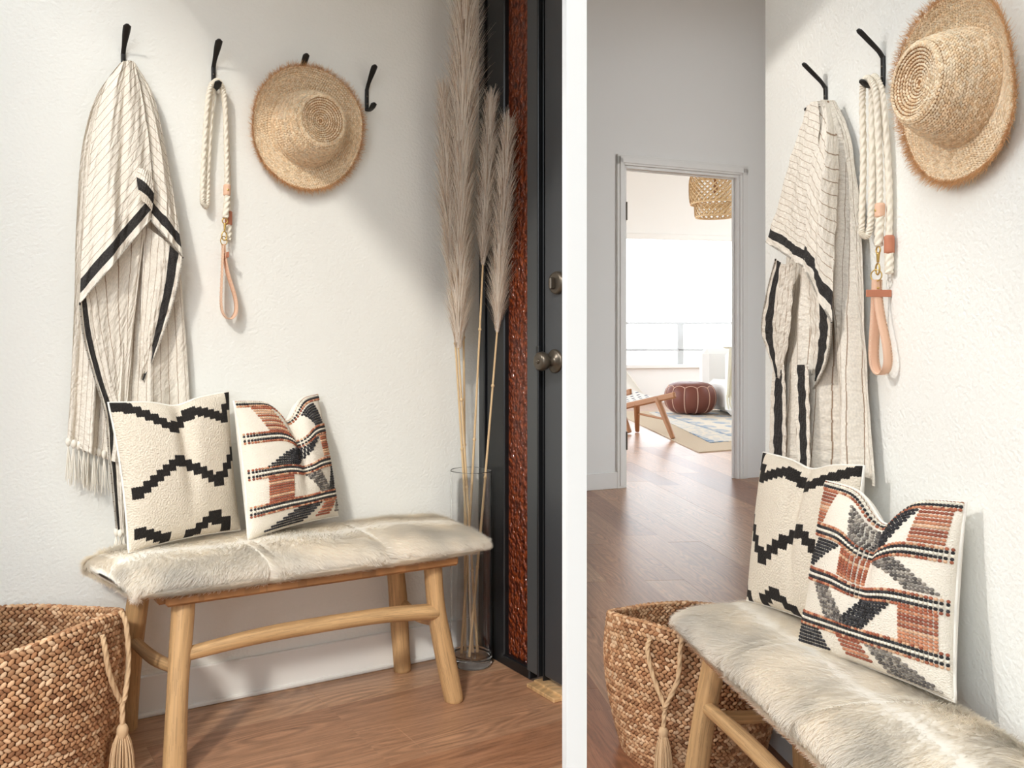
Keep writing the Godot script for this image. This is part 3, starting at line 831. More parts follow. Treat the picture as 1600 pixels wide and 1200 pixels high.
func hat() -> Node3D:
	var c := Vector3(0.518, 1.638, 0.0)
	var o := thing("straw_hat", FL, c, "fully visible straw hat with raw fringed brim, beside the one bare hook", "hat", "straw hats on hooks")
	# the hat's own axes: ax out of the wall, a little up and to the right
	var lean := Vector3(0.09, 0.08, 1.0)
	var ax := Vector3(0.02, 0.03, 1.0).normalized()
	var ex := Vector3(1, 0, -0.02).normalized()
	ex = (ex - ax * ex.dot(ax)).normalized()
	var ey := ax.cross(ex)
	var brim_at := func(f, a): # f: 0 at the crown, 1 at the edge
		var r: float = lerpf(0.106, lerpf(0.168, 0.178, absf(sin(a))), f)
		var up: float = 0.014 + 0.006 * f + f * f * (0.010 + 0.020 * cos(a - 1.6) + 0.006 * sin(3.0 * a + 0.6)) + 0.012 * f * maxf(0.0, cos(a))
		return c + ex * cos(a) * r + ey * sin(a) * r + ax * up
	var crown_at := func(f, a): # f: 0 at the brim, 1 at the tip
		var h: float = 0.012 + 0.108 * smoothstep(0.0, 0.72, f) * 1.0
		var r: float = 0.094
		if f < 0.62:
			r = lerpf(0.108, 0.077, pow(f / 0.62, 1.6))
			h = lerpf(0.012, 0.108, f / 0.62)
		elif f < 0.72:
			var g: float = (f - 0.62) / 0.10
			r = lerpf(0.076, 0.066, g)
			h = 0.108 + 0.009 * sin(g * PI / 2.0)
		else:
			var g: float = (f - 0.72) / 0.28
			r = lerpf(0.066, 0.001, g)
			h = 0.117 - 0.013 * sin(g * PI * 0.5)
		return c + ex * cos(a) * r + ey * sin(a) * r * 1.03 + lean * h
	var s := Shape.new()
	var rows := []
	for i in 25:
		var row := PackedVector3Array()
		for j in 65:
			row.append(crown_at.call(1.0 - i / 24.0, TAU * (j % 64) / 64.0) - ax * 0.0015)
		rows.append(row)
	s.grid(rows, false, true)
	var crown := part("crown", s, M.dark_straw_core, o)
	s = Shape.new()
	rows = []
	for i in 13:
		var row := PackedVector3Array()
		for j in 65:
			row.append(brim_at.call(i / 12.0, TAU * (j % 64) / 64.0) - ax * 0.0015)
		rows.append(row)
	s.grid(rows, false, true)
	var brim := part("brim", s, M.dark_straw_core, o)
	var cols := [lin(243, 218, 184), lin(238, 211, 174), lin(247, 226, 195), lin(231, 199, 159)]
	var loops := []
	for k in 36:
		var f := (k + 0.5) / 36.0
		var fr := f * 0.985
		var n1 := func(a): return ((crown_at.call(fr + 0.012, a) - crown_at.call(fr - 0.012, a)) as Vector3).cross(crown_at.call(fr, a + 0.03) - crown_at.call(fr, a - 0.03)).normalized() * -1.0
		var rr: float = (crown_at.call(fr, 0.0) - crown_at.call(fr, PI)).length() / 2.0
		if rr > 0.004:
			loops.append([func(a): return crown_at.call(fr, a), n1, rr])
	plait(loops, Vector3(0.0046, 0.0025, 0.0022), cols, "stitches", crown, 31, 0.38)
	loops = []
	for k in 27:
		var f := (k + 0.5) / 27.0
		var n2 := func(a): return ((brim_at.call(f + 0.012, a) - brim_at.call(f - 0.012, a)) as Vector3).cross(brim_at.call(f, a + 0.03) - brim_at.call(f, a - 0.03)).normalized()
		loops.append([func(a): return brim_at.call(f, a), n2, lerpf(0.094, 0.178, f)])
	plait(loops, Vector3(0.0046, 0.0019, 0.0018), cols, "stitches", brim, 32, 0.38)
	# frayed edge
	rng.seed = 33
	var xs := []
	var cs := []
	var hair := blade(0.35)
	for k in 4200:
		var a := rng.randf() * TAU
		var e: Vector3 = brim_at.call(rng.randf_range(0.90, 1.0), a)
		var outw: Vector3 = (ex * cos(a) + ey * sin(a))
		var tg: Vector3 = (ey * cos(a) - ex * sin(a))
		var d: Vector3 = (outw * rng.randf_range(0.4, 1.2) + tg * rng.randf_range(-1.0, 1.0) + ax * rng.randf_range(-0.1, 0.9)).normalized()
		xs.append(strand(e, d, ax.rotated(d, rng.randf_range(-1.5, 1.5)), rng.randf_range(0.010, 0.024), 0.0011))
		cs.append(lin(226, 184, 136) * rng.randf_range(0.75, 1.15))
	strew("frayed_edge", hair, xs, cs, M.hair, brim)
	return o

func blade(bend: float, segs := 3) -> ArrayMesh: # a thin strand of unit length along y, bending towards z
	var s := Shape.new()
	var rows := []
	for i in segs + 1:
		var f := float(i) / segs
		var w := 0.5 * (1.0 - 0.75 * f)
		rows.append(PackedVector3Array([Vector3(-w, f, bend * f * f), Vector3(w, f, bend * f * f)]))
	s.grid(rows, false, false)
	return s.mesh()

func strand(p: Vector3, dir: Vector3, face: Vector3, length: float, width: float) -> Transform3D:
	var z := (face - dir * face.dot(dir)).normalized()
	if z == Vector3.ZERO:
		z = dir.cross(Vector3(0.3, 0.5, 0.8)).normalized()
	return Transform3D(Basis(dir.cross(z) * width, dir * length, z * length), p)

# a cushion between four corners (seen from the front), pinched at the edges; returns surface(x, y, side) with x, y in -1..1
func cushion(tl: Vector3, tr: Vector3, bl: Vector3, br: Vector3, thick: float, notch: float, at: float) -> Callable:
	var nn := (tr - tl).cross(tl - bl).normalized()
	return func(x, y, side):
		var px: float = x * (1.0 - 0.055 * (1.0 - y * y))
		var py: float = y * (1.0 - 0.045 * (1.0 - x * x))
		var near: float = exp(-pow((x - at) / 0.42, 2.0)) * clampf((1.0 - y) / 2.0, 0.0, 1.0)
		py += notch * near * near
		var s: float = (px + 1.0) / 2.0
		var t: float = (py + 1.0) / 2.0
		var p: Vector3 = tl.lerp(tr, s).lerp(bl.lerp(br, s), t)
		var b: float = pow(maxf(1.0 - x * x, 0.0), 0.5) * pow(maxf(1.0 - y * y, 0.0), 0.5)
		var crease: float = exp(-pow((x - at) / 0.13, 2.0)) * clampf(-y * 0.5 + 0.42, 0.0, 1.0)
		return p + nn * side * (thick * b * (1.0 - (0.75 if notch > 0.0 else 0.0) * crease) + 0.003)

func pillow(called: String, surf: Callable, front: Material, back: Material, frame: Transform3D, base: Vector3, label: String, group: String) -> Node3D:
	var o := thing(called, frame, base, label, "pillow", group)
	for side in [1.0, -1.0]:
		var rows := []
		for i in 49:
			var row := PackedVector3Array()
			for j in 49:
				row.append(surf.call(sin((i / 24.0 - 1.0) * PI / 2.0), sin((j / 24.0 - 1.0) * PI / 2.0), side))
			rows.append(row)
		var s := Shape.new()
		s.grid(rows, false, false, Vector2.ONE, Vector2.ZERO, side > 0.0)
		for k in s.t.size():
			s.t[k] = Vector2((sin((s.t[k].x * 2.0 - 1.0) * PI / 2.0) + 1.0) / 2.0, (sin((s.t[k].y * 2.0 - 1.0) * PI / 2.0) + 1.0) / 2.0)
		part("front_cover" if side > 0.0 else "back_cover", s, front if side > 0.0 else back, o)
	var q := []
	for k in 97:
		var f := (k % 96) / 24.0
		var e := fposmod(f, 1.0) * 2.0 - 1.0
		var p := Vector2(e, -1)
		match int(f):
			1: p = Vector2(1, e)
			2: p = Vector2(-e, 1)
			3: p = Vector2(-1, -e)
		q.append(surf.call(p.x, p.y, 0.0))
	var s := Shape.new()
	s.tube(q, func(_f, _th): return 0.0035, 8, Vector3.ZERO, 0.0, true)
	part("seam", s, back, o)
	return o

func zigzag_cover(lines: Array, called: String) -> StandardMaterial3D:
	var weave := noise(0.2, 2, 5)
	var m := flat(called, Color8(241, 231, 215), 0.95)
	m.albedo_texture = picture(512, 512, func(x, y):
		var g: float = 0.94 + 0.08 * weave.get_noise_2d(x * 1.0, y * 2.6)
		var dark := false
		for l in lines:
			for k in l.size() - 1:
				var a: Vector2 = l[k] * 512.0
				var b: Vector2 = l[k + 1] * 512.0
				if x < minf(a.x, b.x) - 14.0 or x > maxf(a.x, b.x) + 14.0:
					continue
				var steps: float = maxf(2.0, round(absf(b.x - a.x) / 29.0))
				var f: float = clampf((x - a.x) / (b.x - a.x), 0.0, 0.999)
				var mid: float = lerpf(a.y, b.y, (floor(f * steps) + 0.5) / steps)
				var high: float = maxf(20.0, absf(b.y - a.y) / steps * 0.5 + 14.0)
				var tooth: float = 2.5 * absf(fposmod(x / 5.0, 2.0) - 1.0)
				if absf(y - mid) < high - tooth:
					dark = true
		return Color(0.13, 0.115, 0.11) * (1.0 + 0.5 * weave.get_noise_2d(x * 2.0, y * 2.0)) if dark else Color(g, g * 0.985, g * 0.965))
	var tx := NoiseTexture2D.new()
	tx.width = 512
	tx.height = 512
	tx.seamless = true
	tx.noise = noise(0.11, 3, 4)
	m.heightmap_enabled = true
	m.heightmap_texture = tx
	m.heightmap_scale = 0.25
	return m

# chunky yarn loops stitched on a cushion's front; each shape: [colour key, t0, t1, left top, right top, left bottom, right bottom]
func yarn(surf: Callable, shapes: Array, bands: Array, parent: Node3D, seed_: int) -> void:
	rng.seed = seed_
	var bead := SphereMesh.new()
	bead.radius = 1.0
	bead.height = 2.0
	bead.radial_segments = 8
	bead.rings = 5
	var tones := {"o": [lin(168, 98, 70), lin(194, 132, 98), lin(214, 172, 138), lin(150, 84, 62)], "k": [lin(44, 42, 44), lin(60, 58, 60), lin(34, 32, 34)], "g": [lin(132, 124, 116), lin(108, 100, 94), lin(160, 150, 138), lin(88, 82, 78)], "w": [lin(236, 226, 208)]}
	var lists := {}
	var put := func(key, s, t, wide, tone):
		var x: float = s * 2.0 - 1.0
		var y: float = t * 2.0 - 1.0
		var p: Vector3 = surf.call(x, y, 1.0)
		var du: Vector3 = (surf.call(minf(x + 0.02, 1.0), y, 1.0) - surf.call(maxf(x - 0.02, -1.0), y, 1.0)).normalized()
		var dv: Vector3 = (surf.call(x, minf(y + 0.02, 1.0), 1.0) - surf.call(x, maxf(y - 0.02, -1.0), 1.0)).normalized()
		var nn: Vector3 = dv.cross(du).normalized()
		var c: Color = tones[key][tone % tones[key].size()] * rng.randf_range(0.85, 1.15)
		if not lists.has(key):
			lists[key] = [[], []]
		lists[key][0].append(Transform3D(Basis(du * wide, nn * 0.0030, nn.cross(du).normalized() * -0.0034), p + nn * 0.0006))
		lists[key][1].append(c)
	var dt := 0.0185
	var ds := 0.0215
	for q in shapes:
		var n := int((q[2] - q[1]) / dt)
		for i in n:
			var f := (i + 0.5) / n
			var a: float = lerpf(q[3], q[5], f)
			var b: float = lerpf(q[4], q[6], f)
			var k: int = maxi(1, int((b - a) / ds))
			var tone := rng.randi() % 4
			for j in k:
				var s: float = a + (j + 0.5) / k * (b - a) + (0.25 if i % 2 else -0.25) * ds * (0.6 if q[0] != "o" else 0.0)
				if s > 0.01 and s < 0.99:
					put.call(q[0], s, q[1] + f * (q[2] - q[1]), 0.0044, tone if q[0] == "o" else rng.randi())
	for t in bands:
		var k := 0
		for key in ["o", "k", "w", "k", "o"]:
			for j in 46:
				put.call(key, (j + 0.5) / 46.0, clampf(t + (k - 2) * 0.0165, 0.008, 0.992), 0.0040, rng.randi())
			k += 1
	var names := {"o": "rust_yarn", "k": "black_yarn", "g": "grey_yarn", "w": "cream_yarn"}
	for key in lists:
		strew(names[key], bead, lists[key][0], lists[key][1], M.tint, parent)

func branch(s: Shape, q: Array, r0: float, r1: float, seed_: float, k := 26, cap := 0.25) -> void: # a peeled pole, slightly crooked
	var n := curve(q, k)
	var len_: float = (q[0] as Vector3).distance_to(q[q.size() - 1])
	s.tube(n, func(f, th): return lerpf(r0, r1, f) * (1.0 + 0.035 * sin(f * 9.0 + seed_) + 0.03 * sin(2.0 * th + f * 5.0 + seed_) + 0.02 * sin(3.0 * th - f * 11.0 + 2.0 * seed_)), 18, Vector3.ZERO, cap, false, Vector2(len_ / 1.6, 0.36))

func seat_at(a: float, phi: float, grow := 0.0) -> Vector3: # a along the bench, phi round the pad: 0 front, half pi top
	var x := a * 2.0 - 1.0
	var e := pow(maxf(1.0 - pow(absf(x), 9.0), 0.0), 0.42)
	var cw := cos(phi)
	var sw := sin(phi)
	var w := 0.218 + (0.166 + grow) * lerpf(0.9, 1.0, e) * signf(cw) * pow(absf(cw), 0.55)
	var z := clampf((w - 0.218) / 0.17, -1.0, 1.0)
	var h: float = 0.028 * e + 0.010 + grow
	var y := 0.445 + h * signf(sw) * pow(absf(sw), 0.62)
	if sw > 0.0:
		y += 0.012 * (1.0 - z * z) * sw * e + 0.003 * sin(a * 19.0) * sw - 0.004 * sw * (exp(-pow((a - 0.36) / 0.012, 2.0)) + exp(-pow((a - 0.66) / 0.012, 2.0)))
	var left := lerpf(-0.105, -0.035, (z + 1.0) / 2.0) - grow
	var right := lerpf(0.950, 0.915, (z + 1.0) / 2.0) + grow
	return Vector3(lerpf(left, right, a), y, w)

func bench() -> Node3D:
	var o := thing("bench", FL, Vector3(0.43, 0, 0.2), "low bench with peeled wooden legs and white hide seat, seen whole beside the vase", "bench", "hide-covered benches")
	var legs := [[Vector3(0.086, 0.425, 0.315), Vector3(0.064, 0.22, 0.345), Vector3(0.048, 0.0, 0.366)], [Vector3(0.772, 0.425, 0.318), Vector3(0.792, 0.24, 0.318), Vector3(0.846, 0.0, 0.318)], [Vector3(0.768, 0.425, 0.085), Vector3(0.80, 0.22, 0.062), Vector3(0.822, 0.0, 0.048)], [Vector3(0.03, 0.425, 0.095), Vector3(0.012, 0.22, 0.07), Vector3(0.0, 0.0, 0.055)]]
	for k in 4:
		var s := Shape.new()
		branch(s, legs[k], 0.0265, 0.0275, k * 1.7, 26, 0.12)
		part("leg", s, M.teak, o)
	var s := Shape.new()
	branch(s, [Vector3(0.074, 0.268, 0.338), Vector3(0.243, 0.283, 0.34), Vector3(0.408, 0.284, 0.336), Vector3(0.61, 0.28, 0.332), Vector3(0.782, 0.262, 0.322)], 0.0175, 0.0215, 5.0, 40)
	part("stretcher", s, M.teak, o)
	s = Shape.new()
	branch(s, [Vector3(0.812, 0.215, 0.06), Vector3(0.806, 0.205, 0.18), Vector3(0.80, 0.23, 0.31)], 0.016, 0.015, 2.0)
	part("stretcher", s, M.teak, o)
	s = Shape.new()
	branch(s, [Vector3(0.012, 0.235, 0.07), Vector3(0.035, 0.225, 0.2), Vector3(0.06, 0.24, 0.34)], 0.016, 0.015, 3.0)
	part("stretcher", s, M.teak, o)
	s = Shape.new()
	s.box(Vector3(0.43, 0.408, 0.355), Vector3(0.80, 0.026, 0.03), 0.006)
	s.box(Vector3(0.43, 0.408, 0.06), Vector3(0.86, 0.026, 0.03), 0.006)
	s.box(Vector3(0.03, 0.408, 0.208), Vector3(0.03, 0.026, 0.27), 0.006)
	s.box(Vector3(0.83, 0.408, 0.208), Vector3(0.03, 0.026, 0.27), 0.006)
	part("apron", s, M.teak_dark, o)
	s = Shape.new()
	var rows := []
	for i in 61:
		var row := PackedVector3Array()
		var x := sin((i / 30.0 - 1.0) * PI / 2.0)
		var mid := Vector3.ZERO
		for j in 49:
			row.append(seat_at((x + 1.0) / 2.0, TAU * (j % 48) / 48.0))
			mid += row[j] / 49.0
		if i == 0 or i == 60: # round the ends off
			var end := PackedVector3Array()
			var tip := PackedVector3Array()
			for j in 49:
				end.append(row[j].lerp(mid, 0.35) + Vector3(-0.008 if i == 0 else 0.008, 0, 0))
				tip.append(mid + Vector3(-0.011 if i == 0 else 0.011, 0, 0))
			rows.append_array([tip, end, row] if i == 0 else [row, end, tip])
		else:
			rows.append(row)
	s.grid(rows, false, true, Vector2.ONE, Vector2.ZERO, true)
	var seat := part("hide_seat", s, M.hide, o)
	rng.seed = 77
	var cowlick := noise(3.2, 2, 8)
	var tone := noise(5.0, 3, 12)
	var xs := []
	var cs := []
	for k in 90000:
		var a := rng.randf()
		if k % 12 == 0:
			a = pow(rng.randf(), 2.0) * 0.02
		elif k % 12 == 1:
			a = 1.0 - pow(rng.randf(), 2.0) * 0.02
		var phi := rng.randf_range(-0.6, PI + 0.5) if a > 0.02 and a < 0.98 else rng.randf() * TAU
		var p := seat_at(a, phi)
		var n := ((seat_at(a, phi + 0.03) - seat_at(a, phi - 0.03)).cross(seat_at(minf(a + 0.004, 1.0), phi) - seat_at(maxf(a - 0.004, 0.0), phi))).normalized()
		if n.dot(p - Vector3(p.x, 0.445, 0.218)) < 0.0:
			n = -n
		var turn: float = cowlick.get_noise_2d(p.x * 0.8, p.z * 0.8) * 1.5
		# combed towards the front and outwards to the ends, parting at the seams
		var comb := Vector3(0.55 * (a - 0.5) * 2.0 + 0.5 * sin(turn * 2.0) + (0.9 if fposmod(a, 0.33) < 0.02 else 0.0), -0.1, 0.75 + 0.25 * cos(turn))
		if phi > PI * 0.55:
			comb.z -= 0.35
		if a < 0.03:
			comb.x -= 1.2
			comb.y -= 0.5
		elif a > 0.97:
			comb.x += 1.2
			comb.y -= 0.5
		comb = comb - n * comb.dot(n)
		var d := (comb.normalized() + n * rng.randf_range(0.16, 0.55) + Vector3(rng.randf_range(-0.2, 0.2), rng.randf_range(-0.1, 0.05), rng.randf_range(-0.2, 0.2))).normalized()
		xs.append(strand(p, d, -n, rng.randf_range(0.014, 0.032), 0.0015))
		var g: float = 1.0 + 0.25 * tone.get_noise_2d(p.x, p.z)
		cs.append(lin(250, 245, 236) * g * rng.randf_range(0.90, 1.03))
	strew("hide_hair", blade(0.14), xs, cs, M.hair, seat)
	return o

const BASKET := Vector3(-0.275, 0, 0.25)
func basket_at(h: float, a: float, inner: float) -> Vector3: # h: 0 floor .. 1 rim
	var r := 0.188 + 0.052 * sin(minf(h * 1.05, 1.0) * PI * 0.62) - 0.012 * h * h
	r *= 1.0 + 0.02 * sin(2.0 * a + 0.6) + 0.025 * cos(4.0 * a) * h * h
	r -= inner
	var top := 0.362 + 0.020 * cos(a + 0.9) - 0.016 * sin(2.0 * a + 0.4)
	return BASKET + Vector3(cos(a) * r, h * top, -sin(a) * r)

func basket() -> Node3D:
	var o := thing("jute_basket", FL, BASKET, "round braided jute basket with tasselled cord handle, cut by the left frame edge", "basket", "braided jute baskets")
	var s := Shape.new()
	var rows := []
	var hs := []
	for k in 15:
		hs.append([k / 14.0, 0.006])
	hs.append([1.0, 0.014])
	for k in 14:
		hs.append([1.0 - (k + 0.5) / 14.0, 0.018])
	hs.append([0.03, 0.12])
	hs.append([0.03, 0.187])
	for q in hs:
		var row := PackedVector3Array()
		for j in 49:
			row.append(basket_at(q[0], TAU * (j % 48) / 48.0, q[1]))
		rows.append(row)
	s.grid(rows, false, true, Vector2.ONE, Vector2.ZERO, true)
	var body := part("body", s, M.jute_shaded_core, o)
	var cols := [lin(190, 146, 106), lin(176, 130, 92), lin(206, 166, 128), lin(160, 114, 78), lin(184, 138, 100), lin(214, 178, 142), lin(148, 102, 68)]
	var loops := []
	for k in 36:
		var h := (k + 0.5) / 36.0
		loops.append([func(a): return basket_at(h, a, 0.003), func(a): return Vector3(cos(a), 0, -sin(a)), 0.225])
	plait(loops, Vector3(0.0092, 0.0054, 0.0044), cols, "braid", body, 41, 0.62)
	loops = []
	for k in 32:
		var h := 1.0 - (k + 0.2) / 36.0
		loops.append([func(a): return basket_at(h, a, 0.020), func(a): return Vector3(-cos(a), 0, sin(a)), 0.205])
	plait(loops, Vector3(0.0092, 0.0054, 0.0044), cols, "inner_braid", body, 42, 0.62)
	loops = []
	for k in 2:
		loops.append([func(a): return basket_at(1.0, a, 0.008 + k * 0.009) + Vector3(0, 0.002, 0), func(_a): return Vector3.UP, 0.22])
	plait(loops, Vector3(0.0092, 0.0054, 0.0044), cols, "rim_braid", body, 43, 0.62)
	# cord handle with tassel, towards the front right
	var a0 := -0.62
	var p0 := basket_at(0.93, a0 - 0.19, -0.008)
	var p1 := basket_at(1.0, a0 + 0.20, -0.004)
	var low := basket_at(0.52, a0 + 0.02, -0.018)
	s = Shape.new()
	rope(s, [p1 + Vector3(0, 0.008, 0), p1 + Vector3(0.01, -0.02, 0.012), p1.lerp(low, 0.5) + Vector3(0.016, -0.01, -0.002), low + Vector3(0.006, 0.012, 0), low], 0.0062, 0.02)
	rope(s, [p0, p0 + Vector3(0.004, -0.03, 0.008), p0.lerp(low, 0.55) + Vector3(-0.010, 0, 0.012), low + Vector3(-0.008, 0.012, 0.004), low], 0.0062, 0.02)
	rope(s, [low + Vector3(0, 0.006, 0), low - Vector3(0, 0.02, -0.004), low - Vector3(0, 0.055, -0.006)], 0.006, 0.02)
	var cord := part("cord_handle", s, flat("cord", Color8(205, 172, 134), 0.95), o)
	s = Shape.new()
	var knot := low - Vector3(0, 0.062, -0.006)
	s.tube(curve([knot + Vector3(0, 0.012, 0), knot, knot - Vector3(0, 0.016, 0)], 8), func(f, _th): return 0.009 + 0.004 * sin(f * PI), 12)
	rng.seed = 50
	for k in 110:
		var r := sqrt(rng.randf()) * 0.028
		var an := rng.randf() * TAU
		var d := Vector3(cos(an) * r, 0, sin(an) * r * 0.8)
		var l := rng.randf_range(0.095, 0.118)
		s.tube(curve([knot + d * 0.3, knot + d * 0.85 - Vector3(0, l * 0.4, 0), knot + d * 1.05 - Vector3(0, l, 0)], 5), func(_f, _th): return 0.0014, 5)
	part("tassel", s, M.cord, o)
	return o

func vase() -> void:
	var c := Vector3(1.036, 0, 0.106)
	var o := thing("glass_vase", FL, c, "tall clear glass cylinder vase in the corner by the dark door", "vase")
	var s := Shape.new()
	var prof := []
	for q in [[0.0001, 0.001], [0.060, 0.001], [0.064, 0.004], [0.0655, 0.012], [0.066, 0.30], [0.066, 0.606], [0.0652, 0.609], [0.0636, 0.609], [0.063, 0.606], [0.063, 0.30], [0.0625, 0.040], [0.058, 0.032], [0.0001, 0.030]]:
		prof.append(Vector2(q[0], q[1]))
	s.lathe(prof, Transform3D(Basis(), c), 64)
	part("cylinder", s, M.glass, o)

func plume(foot: Vector3, neck: Vector3, tip: Vector3, mid_bend: Vector3, fat: float, open_at: float, label: String, seed_: int, count: int) -> void:
	var o := thing("pampas_stem", FL, foot, label, "pampas grass", "dried pampas stems in the glass vase")
	var stem_pts := [foot, foot.lerp(neck, 0.5) + mid_bend, neck]
	var ax_pts := [neck, neck.lerp(tip, 0.45) - mid_bend * 0.4, tip]
	var s := Shape.new()
	s.tube(curve(stem_pts, 30), func(f, _th): return 0.0046 - 0.0016 * f, 10, Vector3.ZERO, 0.3)
	s.tube(curve(ax_pts, 20), func(f, _th): return 0.003 * (1.0 - f) + 0.0006, 8)
	for f in [0.3, 0.55, 0.8]:
		var p := along(stem_pts, f)
		s.tube(curve([p - Vector3(0, 0.004, 0), p, p + Vector3(0, 0.004, 0)], 4), func(g, _th): return 0.0044 + 0.0012 * sin(g * PI), 10)
	part("stalk", s, M.stem, o)
	rng.seed = seed_
	var xs := []
	var cs := []
	var length := neck.distance_to(tip)
	for k in count:
		var f := pow(rng.randf(), 0.9) * 0.97
		var p := along(ax_pts, f)
		var up := (along(ax_pts, minf(f + 0.04, 1.0)) - along(ax_pts, maxf(f - 0.04, 0.0))).normalized()
		var an := rng.randf() * TAU
		var clump: float = 0.5 + 0.5 * sin(an * 5.0 + f * 37.0 + seed_) # strands hang together in tufts
		var side := up.cross(Vector3(cos(an), 0.2, sin(an))).normalized()
		var full: float = lerpf(0.45, 1.0, smoothstep(open_at - 0.2, open_at + 0.2, f)) * (1.0 - 0.6 * smoothstep(0.7, 1.0, f)) * smoothstep(-0.12, 0.12, f)
		var start := p + side * fat * full * sqrt(rng.randf()) * 0.5
		var spread := rng.randf_range(0.04, 0.36) * full * (0.55 + 0.75 * clump)
		if rng.randf() < 0.05:
			spread += 0.22
		var d := (up + side * spread).normalized()
		var l := rng.randf_range(0.045, 0.125) * clampf(length * 1.6, 0.6, 1.15) * (1.0 - 0.3 * f)
		xs.append(strand(start, d, side if rng.randf() < 0.75 else -side, l, rng.randf_range(0.0014, 0.0030)))
		var g := rng.randf_range(0.80, 1.06)
		cs.append((lin(251, 243, 232) if rng.randf() < 0.75 else lin(214, 192, 171)) * g)
	strew("plume", blade(0.25, 4), xs, cs, M.hair, o)

func entry_door() -> void:
	var U := 1.124
	var at := func(u0, u1, y0, y1, w0, w1, e): return block(U + u0, U + u1, y0, y1, w0, w1, e)
	var d := Node3D.new()
	d.name = "door_1"
	d.set_meta("kind", "structure")
	add_child(d)
	d.transform = FL
	tag(d, "dark grey painted entry door with bronze knob and deadbolt, cut off by the added post", "door")
	var slab := part("slab", at.call(-0.004, 0.028, 0.035, 2.16, 0.372, 0.474, 0.004), M.door_paint, d)
	var s: Shape = at.call(-0.012, 0.03, 0.03, 2.2, 0.296, 0.356, 0.003)
	part("jamb", s, M.jamb_paint, d)
	s = at.call(-0.018, 0.03, 0.03, 2.19, 0.353, 0.361, 0.002)
	s.box(Vector3(U + 0.01, 1.1, 0.3665), Vector3(0.03, 2.16, 0.004), 0.001)
	part("door_stop", s, M.frame_paint, d)
	part("strike_plate", at.call(-0.020, -0.012, 0.93, 1.0, 0.352, 0.366, 0.001), M.frame_paint, d)
	s = at.call(-0.02, 0.04, 0.0, 0.018, 0.34, 0.474, 0.003)
	s.box(Vector3(U - 0.02, 0.006, 0.405), Vector3(0.05, 0.012, 0.13), 0.002)
	part("threshold", s, M.teak, d, "pale wooden threshold")
	var turn := Basis(Vector3(0, 0, 1), Vector3(-1, 0, 0), Vector3(0, -1, 0)) # lathe axis out of the door
	s = Shape.new()
	s.lathe([Vector2(0.034, 0.0), Vector2(0.034, 0.004), Vector2(0.030, 0.008), Vector2(0.016, 0.012), Vector2(0.013, 0.022), Vector2(0.014, 0.03), Vector2(0.024, 0.036), Vector2(0.0275, 0.046), Vector2(0.0265, 0.056), Vector2(0.021, 0.062), Vector2(0.012, 0.063), Vector2(0.009, 0.0615), Vector2(0.0001, 0.0615)], Transform3D(turn, Vector3(U - 0.004, 0.958, 0.424)), 36)
	var knob := part("door_knob", s, M.bronze, slab, "round aged bronze knob")
	s = Shape.new()
	s.box(Vector3(U - 0.068, 0.958, 0.424), Vector3(0.008, 0.005, 0.012), 0.001)
	s.lathe([Vector2(0.007, 0.058), Vector2(0.007, 0.0635), Vector2(0.005, 0.065), Vector2(0.0001, 0.065)], Transform3D(turn, Vector3(U - 0.004, 0.958, 0.424)), 16)
	part("knob_button", s, M.bronze, d)
	s = Shape.new()
	s.lathe([Vector2(0.033, 0.0), Vector2(0.033, 0.006), Vector2(0.030, 0.012), Vector2(0.024, 0.014), Vector2(0.0001, 0.014)], Transform3D(turn, Vector3(U - 0.004, 1.182, 0.437)), 36)
	part("deadbolt", s, M.bronze, slab, "round bronze deadbolt with thumb turn")
	s = Shape.new()
	s.box(Vector3(U - 0.026, 1.180, 0.437), Vector3(0.018, 0.034, 0.009), 0.003)
	part("thumb_turn", s, M.bronze, d)
	# sidelight
	var w := Node3D.new()
	w.name = "window_1"
	w.set_meta("kind", "structure")
	add_child(w)
	w.transform = FL
	tag(w, "narrow amber hammered glass sidelight in a black frame left of the door", "window")
	s = at.call(-0.006, 0.05, 0.0, 2.2, 0.074, 0.168, 0.004)
	part("frame_post", s, M.frame_paint, w)
	s = at.call(0.0, 0.05, 0.0, 2.2, 0.012, 0.062, 0.003)
	part("frame_post", s, M.jamb_paint, w)
	s = at.call(-0.012, 0.04, 0.0, 2.2, 0.058, 0.066, 0.002)
	s.box(Vector3(U + 0.01, 1.1, 0.071), Vector3(0.028, 2.2, 0.006), 0.002)
	part("moulding", s, M.frame_paint, w)
	s = at.call(-0.006, 0.05, 0.0, 0.036, 0.16, 0.30, 0.004)
	part("bottom_rail", s, M.frame_paint, w)
	s = at.call(-0.006, 0.05, 2.12, 2.2, 0.16, 0.30, 0.004)
	part("top_rail", s, M.frame_paint, w)
	s = at.call(0.012, 0.022, 0.03, 2.13, 0.165, 0.30, 0.0)
	part("amber_pane", s, M.amber, w, "amber hammered glass")

